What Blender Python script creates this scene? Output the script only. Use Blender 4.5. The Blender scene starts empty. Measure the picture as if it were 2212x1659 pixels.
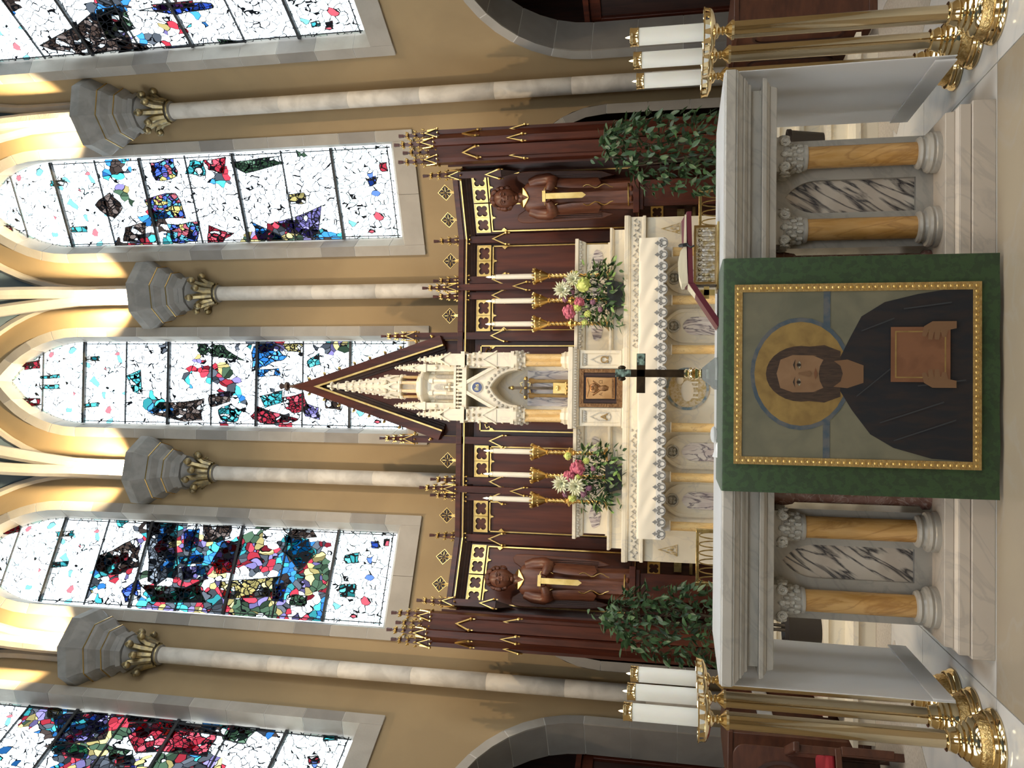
import bpy, bmesh, math, random
from mathutils import Vector, Matrix
random.seed(7)
PI = math.pi
S = bpy.context.scene
C = S.collection
# ---------------------------------------------------------------- camera (portrait shot, stored turned a quarter to the left)
PITCH, ROLL, YAW = math.radians(11.6), math.radians(0.5), math.radians(1.15)
cp, sp, cy, sy = math.cos(PITCH), math.sin(PITCH), math.cos(YAW), math.sin(YAW)
right0 = Vector((cy, -sy, 0)); fwd = Vector((cp*sy, cp*cy, sp)); down0 = Vector((sp*sy, sp*cy, -cp))
right = right0*math.cos(ROLL) - down0*math.sin(ROLL)
down = right0*math.sin(ROLL) + down0*math.cos(ROLL)
cam = bpy.data.cameras.new('camera'); cam.sensor_fit = 'HORIZONTAL'; cam.sensor_width = 36
cam.lens = 36*1800/2212; cam.clip_start = .05; cam.clip_end = 200
co = bpy.data.objects.new('camera', cam); C.objects.link(co)
m3 = Matrix((down, right, -fwd)).transposed()
co.matrix_world = Matrix.Translation((-.13, 0, 1.40)) @ m3.to_4x4()
S.camera = co
# ---------------------------------------------------------------- view, sky, lights
S.view_settings.view_transform = 'Standard'; S.view_settings.look = 'None'
S.view_settings.gamma = 1; S.view_settings.use_curve_mapping = False
S.view_settings.exposure = 0.0
S.cycles.use_denoising = True
S.cycles.max_bounces = 7; S.cycles.diffuse_bounces = 3; S.cycles.glossy_bounces = 4
S.cycles.transmission_bounces = 4; S.cycles.transparent_max_bounces = 8
S.cycles.sample_clamp_indirect = 4; S.cycles.caustics_reflective = False; S.cycles.caustics_refractive = False
W = bpy.data.worlds.new('sky'); S.world = W; W.use_nodes = True
bg = W.node_tree.nodes['Background']; bg.inputs[0].default_value = (.82, .92, 1, 1); bg.inputs[1].default_value = 5.2
def light(kind, name, loc, target, power, color, size=1, size_y=None, angle=60, blend=.5):
    l = bpy.data.lights.new(name, kind); l.energy = power; l.color = color
    if kind == 'AREA':
        l.size = size
        if size_y: l.shape = 'RECTANGLE'; l.size_y = size_y
    else:
        l.shadow_soft_size = size
        if kind == 'SPOT': l.spot_size = math.radians(angle); l.spot_blend = blend
    o = bpy.data.objects.new(name, l); C.objects.link(o); o.location = loc
    if target is not None:
        o.rotation_euler = (Vector(target)-Vector(loc)).to_track_quat('-Z', 'Y').to_euler()
    return o
WARM = (1, .75, .47); DAY = (.86, .94, 1)
# daylight through the tall windows in the side walls of the nave (in front of their openings)
for sx in (-1, 1):
    for yy in (3.6, 0.4, -2.8):
        light('AREA', 'nave_window_daylight', (sx*4.5, yy, 6.2), (sx*-.5, yy+.3, .8), 90 if yy > 2 else 18, DAY, 1.3, 4.0)
light('AREA', 'west_window_daylight', (0, -6.8, 7.6), (0, 6, 1), 38, DAY, 3.0, 4.5)
# warm floodlights fixed to the nave ceiling, aimed into the sanctuary
for sx in (-1, 1):
    light('SPOT', 'chancel_arch_spotlight', (sx*4.0, 4.7, 9.6), (sx*-.2, 9.2, 2.5), 1250, WARM, .06, angle=60, blend=.8)
    light('SPOT', 'nave_spotlight', (sx*2.2, 1.0, 10.8), (sx*.5, 4.4, .5), 720, WARM, .10, angle=40, blend=.9)
    light('SPOT', 'high_altar_spotlight', (sx*1.3, 3.4, 10.8), (sx*.35, 8.4, 2.4), 640, WARM, .08, angle=22, blend=.8)
# ---------------------------------------------------------------- mesh helpers
class MB:
    def __init__(s): s.v = []; s.f = []; s.m = Matrix()
    def add(s, vs, fs):
        o = len(s.v); s.v += [tuple(s.m @ Vector(p)) for p in vs]; s.f += [tuple(i+o for i in f) for f in fs]; return s
    def box(s, x0, x1, y0, y1, z0, z1):
        return s.frus(x0, x1, y0, y1, z0, x0, x1, y0, y1, z1)
    def frus(s, x0, x1, y0, y1, z0, X0, X1, Y0, Y1, z1):
        return s.add([(x0,y0,z0),(x1,y0,z0),(x1,y1,z0),(x0,y1,z0),(X0,Y0,z1),(X1,Y0,z1),(X1,Y1,z1),(X0,Y1,z1)],
                     [(0,3,2,1),(4,5,6,7),(0,1,5,4),(1,2,6,5),(2,3,7,6),(3,0,4,7)])
    def prism(s, pts, y0, y1):
        n = len(pts); vs = [(x, y0, z) for x, z in pts]+[(x, y1, z) for x, z in pts]
        fs = [tuple(range(n)), tuple(range(2*n-1, n-1, -1))]+[(i, i+n, (i+1) % n+n, (i+1) % n) for i in range(n)]
        return s.add(vs, fs)
    def flat(s, pts, y): return s.add([(x, y, z) for x, z in pts], [tuple(range(len(pts)))])
    def ring(s, outer, inner, y0, y1):
        n = len(outer)
        vs = [(x,y0,z) for x,z in outer]+[(x,y0,z) for x,z in inner]+[(x,y1,z) for x,z in outer]+[(x,y1,z) for x,z in inner]
        fs = []
        for i in range(n):
            j = (i+1) % n
            fs += [(i,j,j+n,i+n),(i+2*n,i+3*n,j+3*n,j+2*n),(i,i+2*n,j+2*n,j),(i+n,j+n,j+3*n,i+3*n)]
        return s.add(vs, fs)
    def strip(s, a, b, y0, y1):
        """open band between polylines a and b (same count), extruded from y0 to y1"""
        n = len(a); vs = [(x,y0,z) for x,z in a]+[(x,y0,z) for x,z in b]+[(x,y1,z) for x,z in a]+[(x,y1,z) for x,z in b]
        fs = [(0,2*n,3*n,n),(n-1,2*n-1,4*n-1,3*n-1)]
        for i in range(n-1):
            j = i+1; fs += [(i,j,j+n,i+n),(i+2*n,i+3*n,j+3*n,j+2*n),(i,i+2*n,j+2*n,j),(i+n,j+n,j+3*n,i+3*n)]
        return s.add(vs, fs)
    def lathe(s, prof, n=16, c=(0, 0, 0), rot=0, sy=1):
        vs = []; fs = []; k = len(prof)
        for i in range(n):
            a = rot+2*PI*i/n
            for r, z in prof: vs.append((c[0]+r*math.cos(a), c[1]+sy*r*math.sin(a), c[2]+z))
        for i in range(n):
            j = (i+1) % n
            for q in range(k-1): fs.append((i*k+q, j*k+q, j*k+q+1, i*k+q+1))
        fs.append(tuple(i*k for i in range(n))); fs.append(tuple(i*k+k-1 for i in range(n-1, -1, -1)))
        return s.add(vs, fs)
    def tube(s, path, r, n=6, closed=False, flat=1.0):
        P = [Vector(p) for p in path]; m = len(P); vs = []; fs = []; up = None
        rs = r if isinstance(r, (list, tuple)) else [r]*m
        for i in range(m):
            t = (P[(i+1) % m]-P[i-1]) if closed else (P[min(i+1, m-1)]-P[max(i-1, 0)])
            t.normalize()
            if up is None: up = Vector((0, 0, 1)) if abs(t.z) < .9 else Vector((0, 1, 0))
            up = (up-t*up.dot(t)).normalized(); sd = t.cross(up)
            for k in range(n):
                a = 2*PI*(k+.5)/n; vs.append(tuple(P[i]+(sd*math.cos(a)+up*math.sin(a)*flat)*rs[i]))
        for i in range(m if closed else m-1):
            j = (i+1) % m
            for k in range(n): fs.append((i*n+k, i*n+(k+1) % n, j*n+(k+1) % n, j*n+k))
        if not closed: fs += [tuple(range(n-1, -1, -1)), tuple((m-1)*n+k for k in range(n))]
        return s.add(vs, fs)
    def sph(s, c, r, n=8, m=5):
        rx, ry, rz = r if isinstance(r, (list, tuple)) else (r, r, r); vs = [(c[0], c[1], c[2]-rz)]; fs = []
        for j in range(1, m):
            b = -PI/2+PI*j/m
            for i in range(n):
                a = 2*PI*i/n; vs.append((c[0]+rx*math.cos(b)*math.cos(a), c[1]+ry*math.cos(b)*math.sin(a), c[2]+rz*math.sin(b)))
        vs.append((c[0], c[1], c[2]+rz)); L = len(vs)-1
        for i in range(n):
            j = (i+1) % n; fs.append((0, 1+j, 1+i)); fs.append((L, L-n+i, L-n+j))
            for q in range(m-2): fs.append((1+q*n+i, 1+q*n+j, 1+(q+1)*n+j, 1+(q+1)*n+i))
        return s.add(vs, fs)
    def loft(s, secs, caps=True, closed=True):
        n = len(secs[0]); vs = [p for q in secs for p in q]; fs = []
        for i in range(len(secs)-1):
            for k in range(n if closed else n-1):
                fs.append((i*n+k, i*n+(k+1) % n, (i+1)*n+(k+1) % n, (i+1)*n+k))
        if caps: fs += [tuple(range(n-1, -1, -1)), tuple((len(secs)-1)*n+k for k in range(n))]
        return s.add(vs, fs)
    def mesh(s, name, mat, smooth=38, two_sided=False):
        me = bpy.data.meshes.new(name); me.from_pydata(s.v, [], s.f)
        if not two_sided:
            bm = bmesh.new(); bm.from_mesh(me); bmesh.ops.recalc_face_normals(bm, faces=bm.faces); bm.to_mesh(me); bm.free()
        me.materials.append(M[mat] if isinstance(mat, str) else mat)
        if smooth:
            me.shade_smooth(); me.set_sharp_from_angle(angle=math.radians(smooth))
        return me
M = {}
def obj(name, mb, mat=None, parent=None, bevel=0, smooth=38, loc=None, rot=None, scale=None, two=False):
    me = mb.mesh(name, mat, smooth, two) if isinstance(mb, MB) else mb
    o = bpy.data.objects.new(name, me); C.objects.link(o)
    if parent is not None: o.parent = parent
    if loc is not None: o.location = loc
    if rot is not None: o.rotation_euler = rot
    if scale is not None: o.scale = scale
    if bevel:
        b = o.modifiers.new('bevel', 'BEVEL'); b.width = bevel; b.segments = 2; b.limit_method = 'ANGLE'; b.angle_limit = math.radians(40)
    return o
def tag(o, label, cat, group=None):
    o['label'] = label; o['category'] = cat
    if group: o['group'] = group
    return o
def thing(name, label, cat, loc=(0, 0, 0), rz=0, group=None):
    o = bpy.data.objects.new(name, None); C.objects.link(o); o.location = loc; o.rotation_euler = (0, 0, rz)
    o.empty_display_size = .1
    return tag(o, label, cat, group)
def struct(name, mb, mat, label, cat, parent=None, **k):
    o = obj(name, mb, mat, parent, **k) if mb is not None else bpy.data.objects.new(name, None)
    if mb is None: C.objects.link(o); o.parent = parent
    if parent is None: o['kind'] = 'structure'; tag(o, label, cat)
    return o
def copy_tree(o, parent=None, label=None):
    c = o.copy(); C.objects.link(c); c.parent = parent
    for ch in list(o.children): copy_tree(ch, c)
    if label: c['label'] = label
    return c
def arc(cx, cz, r, a0, a1, n): return [(cx+r*math.cos(a0+(a1-a0)*i/n), cz+r*math.sin(a0+(a1-a0)*i/n)) for i in range(n+1)]
def pointed(hw, zs, R, n=8, cx=0):
    """pointed arch from left springing over the apex to right springing"""
    am = math.acos((R-hw)/R)
    L = [(cx+(R-hw)-R*math.cos(am*i/n), zs+R*math.sin(am*i/n)) for i in range(n+1)]
    return L+[(2*cx-x, z) for x, z in reversed(L[:-1])]
def text_mesh(body, size, depth, mat, name='lettering'):
    cu = bpy.data.curves.new(name, 'FONT'); cu.body = body; cu.size = size; cu.extrude = depth; cu.align_x = 'CENTER'; cu.align_y = 'CENTER'
    cu.resolution_u = 3
    t = bpy.data.objects.new(name, cu); C.objects.link(t)
    me = bpy.data.meshes.new_from_object(t.evaluated_get(bpy.context.evaluated_depsgraph_get()))
    bpy.data.objects.remove(t); me.materials.clear(); me.materials.append(M[mat]); return me
# ---------------------------------------------------------------- materials
def mk(name, c1, c2=None, scale=4, rough=.5, metal=0, bump=0, stretch=(1, 1, 1), lo=.4, hi=.6, vein=None, vscale=1.5, vwidth=.03,
       vdist=2.5, vstretch=None, spec=.5, obj_space=False, bscale=None, detail=4, sheen=0, emit=None, estr=0, trans=None, coat=0, sss=0, vstr=1.0, vrot=None, transl=0):
    m = bpy.data.materials.new(name); m.use_nodes = True; M[name] = m; nt = m.node_tree; N = nt.nodes; L = nt.links
    b = N['Principled BSDF']; b.inputs['Roughness'].default_value = rough; b.inputs['Metallic'].default_value = metal
    b.inputs['Specular IOR Level'].default_value = spec; b.inputs['Base Color'].default_value = (*c1, 1)
    if coat: b.inputs['Coat Weight'].default_value = coat; b.inputs['Coat Roughness'].default_value = .12
    if sheen: b.inputs['Sheen Weight'].default_value = sheen
    if emit: b.inputs['Emission Color'].default_value = (*emit, 1); b.inputs['Emission Strength'].default_value = estr
    if trans: b.inputs['Transmission Weight'].default_value = trans
    if sss:
        b.inputs['Subsurface Weight'].default_value = sss; b.inputs['Subsurface Radius'].default_value = (.03, .02, .01)
    if transl:
        tl = N.new('ShaderNodeBsdfTranslucent'); tl.inputs[0].default_value = (*c1, 1); ms = N.new('ShaderNodeMixShader'); ms.inputs[0].default_value = transl
        L.new(b.outputs[0], ms.inputs[1]); L.new(tl.outputs[0], ms.inputs[2]); L.new(ms.outputs[0], N['Material Output'].inputs[0])
    if not (c2 or vein or bump): return m
    if obj_space: src = N.new('ShaderNodeTexCoord').outputs['Object']
    else: src = N.new('ShaderNodeNewGeometry').outputs['Position']
    def mapped(st, rot=None):
        s0 = src
        if rot is not None:
            m0 = N.new('ShaderNodeMapping'); m0.inputs['Rotation'].default_value = rot; L.new(src, m0.inputs['Vector']); s0 = m0.outputs[0]
        mp = N.new('ShaderNodeMapping'); mp.inputs['Scale'].default_value = st; L.new(s0, mp.inputs['Vector']); return mp.outputs[0]
    col = None
    def noise(vec, sc, det, dist=0):
        n = N.new('ShaderNodeTexNoise'); n.inputs['Scale'].default_value = sc; n.inputs['Detail'].default_value = det
        n.inputs['Distortion'].default_value = dist; L.new(vec, n.inputs['Vector']); return n.outputs['Fac']
    v1 = mapped(stretch)
    if c2:
        f = noise(v1, scale, detail, .4); r = N.new('ShaderNodeValToRGB'); r.color_ramp.elements[0].position = lo; r.color_ramp.elements[1].position = hi
        r.color_ramp.elements[0].color = (*c1, 1); r.color_ramp.elements[1].color = (*c2, 1); L.new(f, r.inputs[0]); col = r.outputs[0]
    if vein:
        f = noise(mapped(vstretch or stretch, vrot), vscale, 6, vdist)
        a = N.new('ShaderNodeMath'); a.operation = 'SUBTRACT'; a.inputs[1].default_value = .5; L.new(f, a.inputs[0])
        a2 = N.new('ShaderNodeMath'); a2.operation = 'ABSOLUTE'; L.new(a.outputs[0], a2.inputs[0])
        mr = N.new('ShaderNodeMapRange'); mr.inputs['From Min'].default_value = 0; mr.inputs['From Max'].default_value = vwidth
        mr.inputs['To Min'].default_value = vstr; mr.inputs['To Max'].default_value = 0; L.new(a2.outputs[0], mr.inputs[0])
        mx = N.new('ShaderNodeMix'); mx.data_type = 'RGBA'; mx.inputs[6].default_value = (*c1, 1); mx.inputs[7].default_value = (*vein, 1)
        if col: L.new(col, mx.inputs[6])
        L.new(mr.outputs[0], mx.inputs[0]); col = mx.outputs[2]
    if col: L.new(col, b.inputs['Base Color'])
    if bump:
        bn = N.new('ShaderNodeBump'); bn.inputs['Strength'].default_value = bump; bn.inputs['Distance'].default_value = .01
        L.new(noise(v1, bscale or scale*3, 5), bn.inputs['Height']); L.new(bn.outputs[0], b.inputs['Normal'])
    return m
mk('plaster', (.33, .235, .125), (.37, .265, .14), 1.2, .85, bump=.05, bscale=60)
mk('vault_plaster', (.05, .075, .10), (.06, .09, .12), 2, .9)
mk('stone', (.36, .33, .285), (.43, .395, .345), 3.5, .8, bump=.12, bscale=45, lo=.3, hi=.7)
mk('stone_dark', (.25, .23, .21), (.31, .285, .255), 3.5, .8, bump=.1, bscale=45, lo=.3, hi=.7)
mk('column_stone', (.66, .615, .545), (.52, .48, .42), 5, .6, bump=.04, bscale=40, lo=.42, hi=.62)
mk('corbel_stone', (.20, .19, .175), (.26, .245, .225), 6, .6)
mk('mortar', (.62, .60, .56), rough=.9)
mk('marble_grey', (.455, .425, .375), (.385, .36, .315), 3.0, .28, vein=(.25, .24, .22), vscale=3.2, vwidth=.05, vdist=1.0, vstretch=(1, 1, 2.4), vrot=(0, .6, 0), vstr=.4, lo=.35, hi=.7)
mk('marble_plinth', (.58, .51, .43), (.51, .45, .385), 2.2, .3, vein=(.34, .31, .28), vscale=2.4, vwidth=.03, vdist=1.0, vstretch=(1, 1, 2.2), vrot=(0, .7, 0), vstr=.4, lo=.35, hi=.7)
mk('floor_warm_reflection', (.36, .295, .205), (.32, .26, .19), 1.6, .14, vein=(.36, .32, .27), vscale=1.8, vwidth=.04, vdist=1.0, vstr=.4, lo=.35, hi=.7)  # marble before the altar, with a warm reflection put into its colour
mk('marble_white', (.80, .73, .585), (.71, .645, .515), 3.5, .3, vein=(.50, .48, .45), vscale=3.0, vwidth=.03, vdist=1.2, vstr=.35, lo=.4, hi=.75)
mk('marble_carved', (.80, .765, .70), (.68, .645, .59), 9, .45, bump=.5, bscale=70, lo=.35, hi=.6)
mk('marble_relief', (.54, .515, .46), (.46, .44, .395), 30, .5, bump=.9, bscale=120)
mk('marble_siena', (.60, .36, .135), (.43, .225, .06), 5, .22, stretch=(4.5, 4.5, .8), vein=(.26, .12, .04), vscale=3, vwidth=.05, vdist=1.0, vstretch=(5, 5, .9), vrot=(0, .3, 0), vstr=.5, lo=.35, hi=.65)
mk('marble_siena_pale', (.74, .53, .25), (.66, .44, .18), 6, .25, stretch=(3, 3, 1), vein=(.52, .34, .16), vscale=3, vwidth=.02, vdist=3)
mk('marble_breccia', (.62, .555, .475), (.52, .445, .37), 5, .2, vein=(.025, .025, .035), vscale=3.4, vwidth=.075, vdist=.5, vstretch=(5.5, 1, .9), vrot=(0, -.55, 0))
mk('marble_violet', (.74, .69, .64), (.60, .52, .50), 6, .2, stretch=(3, 1, .7), vein=(.16, .13, .16), vscale=3.4, vwidth=.045, vdist=1.6, vstretch=(2.6, 1, .7))
mk('marble_rose', (.36, .20, .16), (.24, .115, .085), 14, .22, vein=(.50, .36, .30), vscale=9, vwidth=.03)
mk('floor_marble', (.64, .615, .575), (.56, .54, .51), 1.3, .10, vein=(.46, .46, .46), vscale=1.4, vwidth=.04, vdist=1.2, vstr=.35, lo=.35, hi=.7)
mk('floor_granite', (.36, .31, .25), (.50, .45, .385), 60, .35, detail=8, lo=.35, hi=.62)
mk('wood', (.046, .0105, .0055), (.090, .021, .0095), 3, .34, stretch=(7, 7, .8), bump=.06, bscale=20, lo=.35, hi=.68, coat=.06, spec=.35)
mk('wood_panel', (.058, .0140, .0070), (.110, .028, .0128), 2.4, .38, stretch=(8, 3, .55), lo=.3, hi=.7, coat=.05, spec=.35)
mk('wood_carved', (.098, .032, .017), (.145, .050, .025), 6, .42, stretch=(6, 6, .8), bump=.08, bscale=30)
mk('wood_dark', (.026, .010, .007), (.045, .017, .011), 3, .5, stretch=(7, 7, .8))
mk('wood_bench', (.055, .018, .010), (.10, .034, .017), 2.5, .4, stretch=(2, 2, 7), lo=.35, hi=.68)
mk('gold', (.78, .55, .21), (.62, .40, .12), 12, .30, 1, lo=.35, hi=.7)
mk('gold_leaf', (.83, .62, .25), (.70, .47, .16), 10, .36, 1, bump=.1, bscale=40)
mk('brass', (.83, .66, .38), rough=.09, metal=1)
mk('brass_shaft', (.60, .49, .32), rough=.06, metal=1)
mk('brass_cast', (.78, .56, .25), (.55, .36, .13), 60, .22, 1, bump=.5, bscale=120)
mk('brass_old', (.60, .46, .20), (.44, .31, .12), 20, .3, 1)
mk('capital_gilt', (.40, .31, .15), (.22, .18, .11), 18, .38, .8)
mk('copper', (.70, .39, .17), (.58, .30, .12), 8, .3, 1)
mk('copper_dark', (.22, .11, .05), (.34, .18, .08), 25, .35, .9, bump=.4, bscale=60)
mk('bronze', (.05, .035, .022), (.09, .06, .035), 12, .28, .8)
mk('verdigris', (.25, .36, .30), (.03, .04, .03), 40, .5, .3, bump=.6, bscale=60)
mk('crystal', (.75, .80, .78), rough=.08, trans=.75)
mk('lead', (.025, .028, .034), rough=.7)
mk('iron', (.03, .032, .036), rough=.6)
mk('cloth_white', (.87, .87, .87), (.90, .90, .90), 2, .85, bump=.05, bscale=200, sheen=.2, transl=.55)
mk('linen', (.84, .765, .63), rough=.85, sheen=.15)
mk('lace', (.20, .205, .205), (.26, .26, .255), 30, .85)
mk('lace_white', (.74, .72, .68), rough=.85)
mk('velvet_green', (.020, .055, .012), (.013, .036, .008), 34, .75, bump=.15, sheen=.35, lo=.47, hi=.53, detail=2)
mk('braid', (.42, .28, .095), (.33, .20, .06), 60, .5, .35, bump=.4, bscale=150)
mk('print_ground', (.165, .155, .105), (.115, .115, .080), 7, .85, lo=.35, hi=.7)
mk('print_gold', (.28, .18, .05), (.19, .115, .03), 16, .7, lo=.35, hi=.7)
mk('print_blue', (.05, .075, .10), (.10, .105, .11), 20, .85)
mk('print_robe', (.007, .008, .012), (.016, .011, .011), 9, .8, stretch=(3, 1, .8))
mk('print_fold', (.030, .032, .036), rough=.85)
mk('print_hair', (.030, .017, .011), (.055, .030, .018), 30, .8, stretch=(4, 1, .6))
mk('print_skin', (.25, .145, .075), (.185, .10, .048), 9, .8, lo=.3, hi=.7)
mk('print_skin_dark', (.17, .09, .042), rough=.8)
mk('print_ochre', (.26, .145, .05), (.19, .10, .035), 14, .8)
mk('print_book', (.19, .082, .037), (.15, .062, .027), 10, .8)
mk('print_line', (.022, .014, .010), rough=.85)
mk('print_page', (.30, .26, .18), rough=.85)
mk('wax', (.83, .78, .66), rough=.45, sss=.2)
mk('wax_tube', (.86, .84, .76), rough=.35, sss=.15)
mk('flame', (1, .8, .5), emit=(1, .78, .45), estr=14)
mk('lamp_glass', (1, .9, .7), emit=(1, .86, .6), estr=12)
mk('leaf', (.035, .085, .030), (.060, .125, .045), 20, .42, lo=.4, hi=.65)
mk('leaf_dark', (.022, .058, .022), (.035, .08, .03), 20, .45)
mk('leaf_light', (.14, .26, .06), (.24, .36, .12), 40, .5)
mk('leaf_cream', (.55, .58, .28), (.20, .32, .10), 30, .5, lo=.45, hi=.55)
mk('bark', (.10, .075, .05), (.06, .045, .03), 30, .9)
mk('petal_pink', (.60, .16, .22), (.45, .10, .17), 25, .6)
mk('petal_mauve', (.34, .17, .24), (.25, .10, .18), 25, .6)
mk('petal_white', (.86, .86, .70), (.76, .78, .52), 25, .6)
mk('petal_lime', (.66, .70, .22), (.52, .60, .15), 25, .6)
mk('vase_black', (.022, .024, .024), (.035, .038, .036), 6, .55)
mk('pot', (.02, .014, .011), rough=.6)
mk('book_red', (.115, .010, .022), rough=.45)
mk('page', (.78, .70, .52), (.70, .61, .43), 300, .8, stretch=(.02, .02, 1))
mk('ribbon', (.012, .014, .016), rough=.5)
mk('silver_gilt', (.66, .62, .56), (.50, .40, .22), 40, .3, 1, bump=.7, bscale=60)
mk('cushion_red', (.30, .012, .02), rough=.8)
mk('enamel_blue', (.03, .045, .16), rough=.25)
mk('gilt_paint', (.30, .18, .05), (.38, .24, .08), 30, .45, .35)
mk('paper', (.8, .8, .8), rough=.9)
mk('dark_void', (.012, .011, .010), rough=.95)
mk('mosaic_gold', (.50, .36, .14), (.66, .56, .40), 40, .4, .1)
mk('mosaic_blue', (.14, .22, .28), (.45, .42, .36), 22, .4)
# ---------------------------------------------------------------- stained glass materials
def dim(c): return c if min(c) > .5 else tuple(v*.5 for v in c)
def glass(name, col, var=.25, lead=.075, scale=16, palette=None):
    m = bpy.data.materials.new('glass_'+name); m.use_nodes = True; M['glass_'+name] = m; nt = m.node_tree; N = nt.nodes; L = nt.links
    col = dim(col); palette = [(p, dim(c)) for p, c in palette] if palette else None
    for n in list(N): N.remove(n)
    out = N.new('ShaderNodeOutputMaterial'); tc = N.new('ShaderNodeTexCoord')
    mp = N.new('ShaderNodeMapping'); mp.inputs['Scale'].default_value = (1, .001, .8); L.new(tc.outputs['Object'], mp.inputs[0])
    nz = N.new('ShaderNodeTexNoise'); nz.inputs['Scale'].default_value = 5; L.new(mp.outputs[0], nz.inputs[0])
    ad = N.new('ShaderNodeMix'); ad.data_type = 'VECTOR'; ad.inputs[0].default_value = .12; L.new(mp.outputs[0], ad.inputs[4]); L.new(nz.outputs['Color'], ad.inputs[5])
    v1 = N.new('ShaderNodeTexVoronoi'); v1.feature = 'F1'; v1.inputs['Scale'].default_value = scale; L.new(ad.outputs[1], v1.inputs['Vector'])
    v2 = N.new('ShaderNodeTexVoronoi'); v2.feature = 'DISTANCE_TO_EDGE'; v2.inputs['Scale'].default_value = scale; L.new(ad.outputs[1], v2.inputs['Vector'])
    th = N.new('ShaderNodeMath'); th.operation = 'LESS_THAN'; th.inputs[1].default_value = lead; L.new(v2.outputs['Distance'], th.inputs[0])
    sx = N.new('ShaderNodeSeparateColor'); L.new(v1.outputs['Color'], sx.inputs[0])
    r = N.new('ShaderNodeValToRGB'); r.color_ramp.interpolation = 'CONSTANT'; E = r.color_ramp.elements
    if palette:
        E[0].position = 0; E[0].color = (*palette[0][1], 1)
        E[1].position = palette[1][0]; E[1].color = (*palette[1][1], 1)
        for p, c in palette[2:]:
            e = E.new(p); e.color = (*c, 1)
    else:
        E[0].position = 0; E[0].color = tuple(c*(1-var) for c in col)+(1,); E[1].position = .28; E[1].color = (*col, 1)
        for p_, c_ in ((.55, tuple(min(1, c*(1.6+var)+.02) for c in col)), (.74, tuple(c*.35 for c in col)), (.84, tuple(.35+.6*c for c in col)), (.94, (.8, .86, .86))):
            e = E.new(p_); e.color = (*c_, 1)
    L.new(sx.outputs[0], r.inputs[0])
    tr = N.new('ShaderNodeBsdfTransparent'); L.new(r.outputs[0], tr.inputs[0])
    df = N.new('ShaderNodeBsdfDiffuse'); df.inputs[0].default_value = (.02, .022, .028, 1)
    mx = N.new('ShaderNodeMixShader'); L.new(th.outputs[0], mx.inputs[0]); L.new(tr.outputs[0], mx.inputs[1]); L.new(df.outputs[0], mx.inputs[2])
    L.new(mx.outputs[0], out.inputs[0])
wht = (.93, .97, .98)
glass('field', wht, lead=.022, scale=12, palette=[(0, wht), (.52, (.86, .95, .95)), (.66, (.95, .93, .86)), (.80, (.70, .88, .88)), (.84, wht), (.985, (.25, .50, .70))])
glass('canopy', wht, lead=.028, scale=15, palette=[(0, wht), (.45, (.86, .95, .95)), (.62, (.60, .88, .88)), (.72, wht), (.93, (.20, .52, .58)), (.975, (.62, .16, .18))])
glass('border', wht, lead=.04, scale=16, palette=[(0, (.85, .93, .9)), (.4, wht), (.7, (.75, .90, .85)), (.92, (.10, .18, .50)), (.945, (.5, .08, .10)), (.965, (.18, .48, .48)), (.985, wht)])
glass('red', (.36, .025, .04)); glass('teal', (.055, .36, .38)); glass('blue', (.035, .19, .52)); glass('cobalt', (.03, .07, .38))
glass('umber', (.060, .036, .028), .5, scale=19); glass('green', (.040, .075, .04), .5, scale=19); glass('violet', (.16, .125, .30), .4, scale=18); glass('gold', (.45, .34, .12), .4)
glass('slate', (.09, .095, .11), .6, scale=19); glass('mosaic', wht, lead=.08, scale=20, palette=[(0, (.07, .12, .48)), (.3, (.40, .09, .11)), (.5, (.11, .35, .42)), (.7, (.6, .44, .14)), (.85, (.14, .09, .29))])
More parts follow.
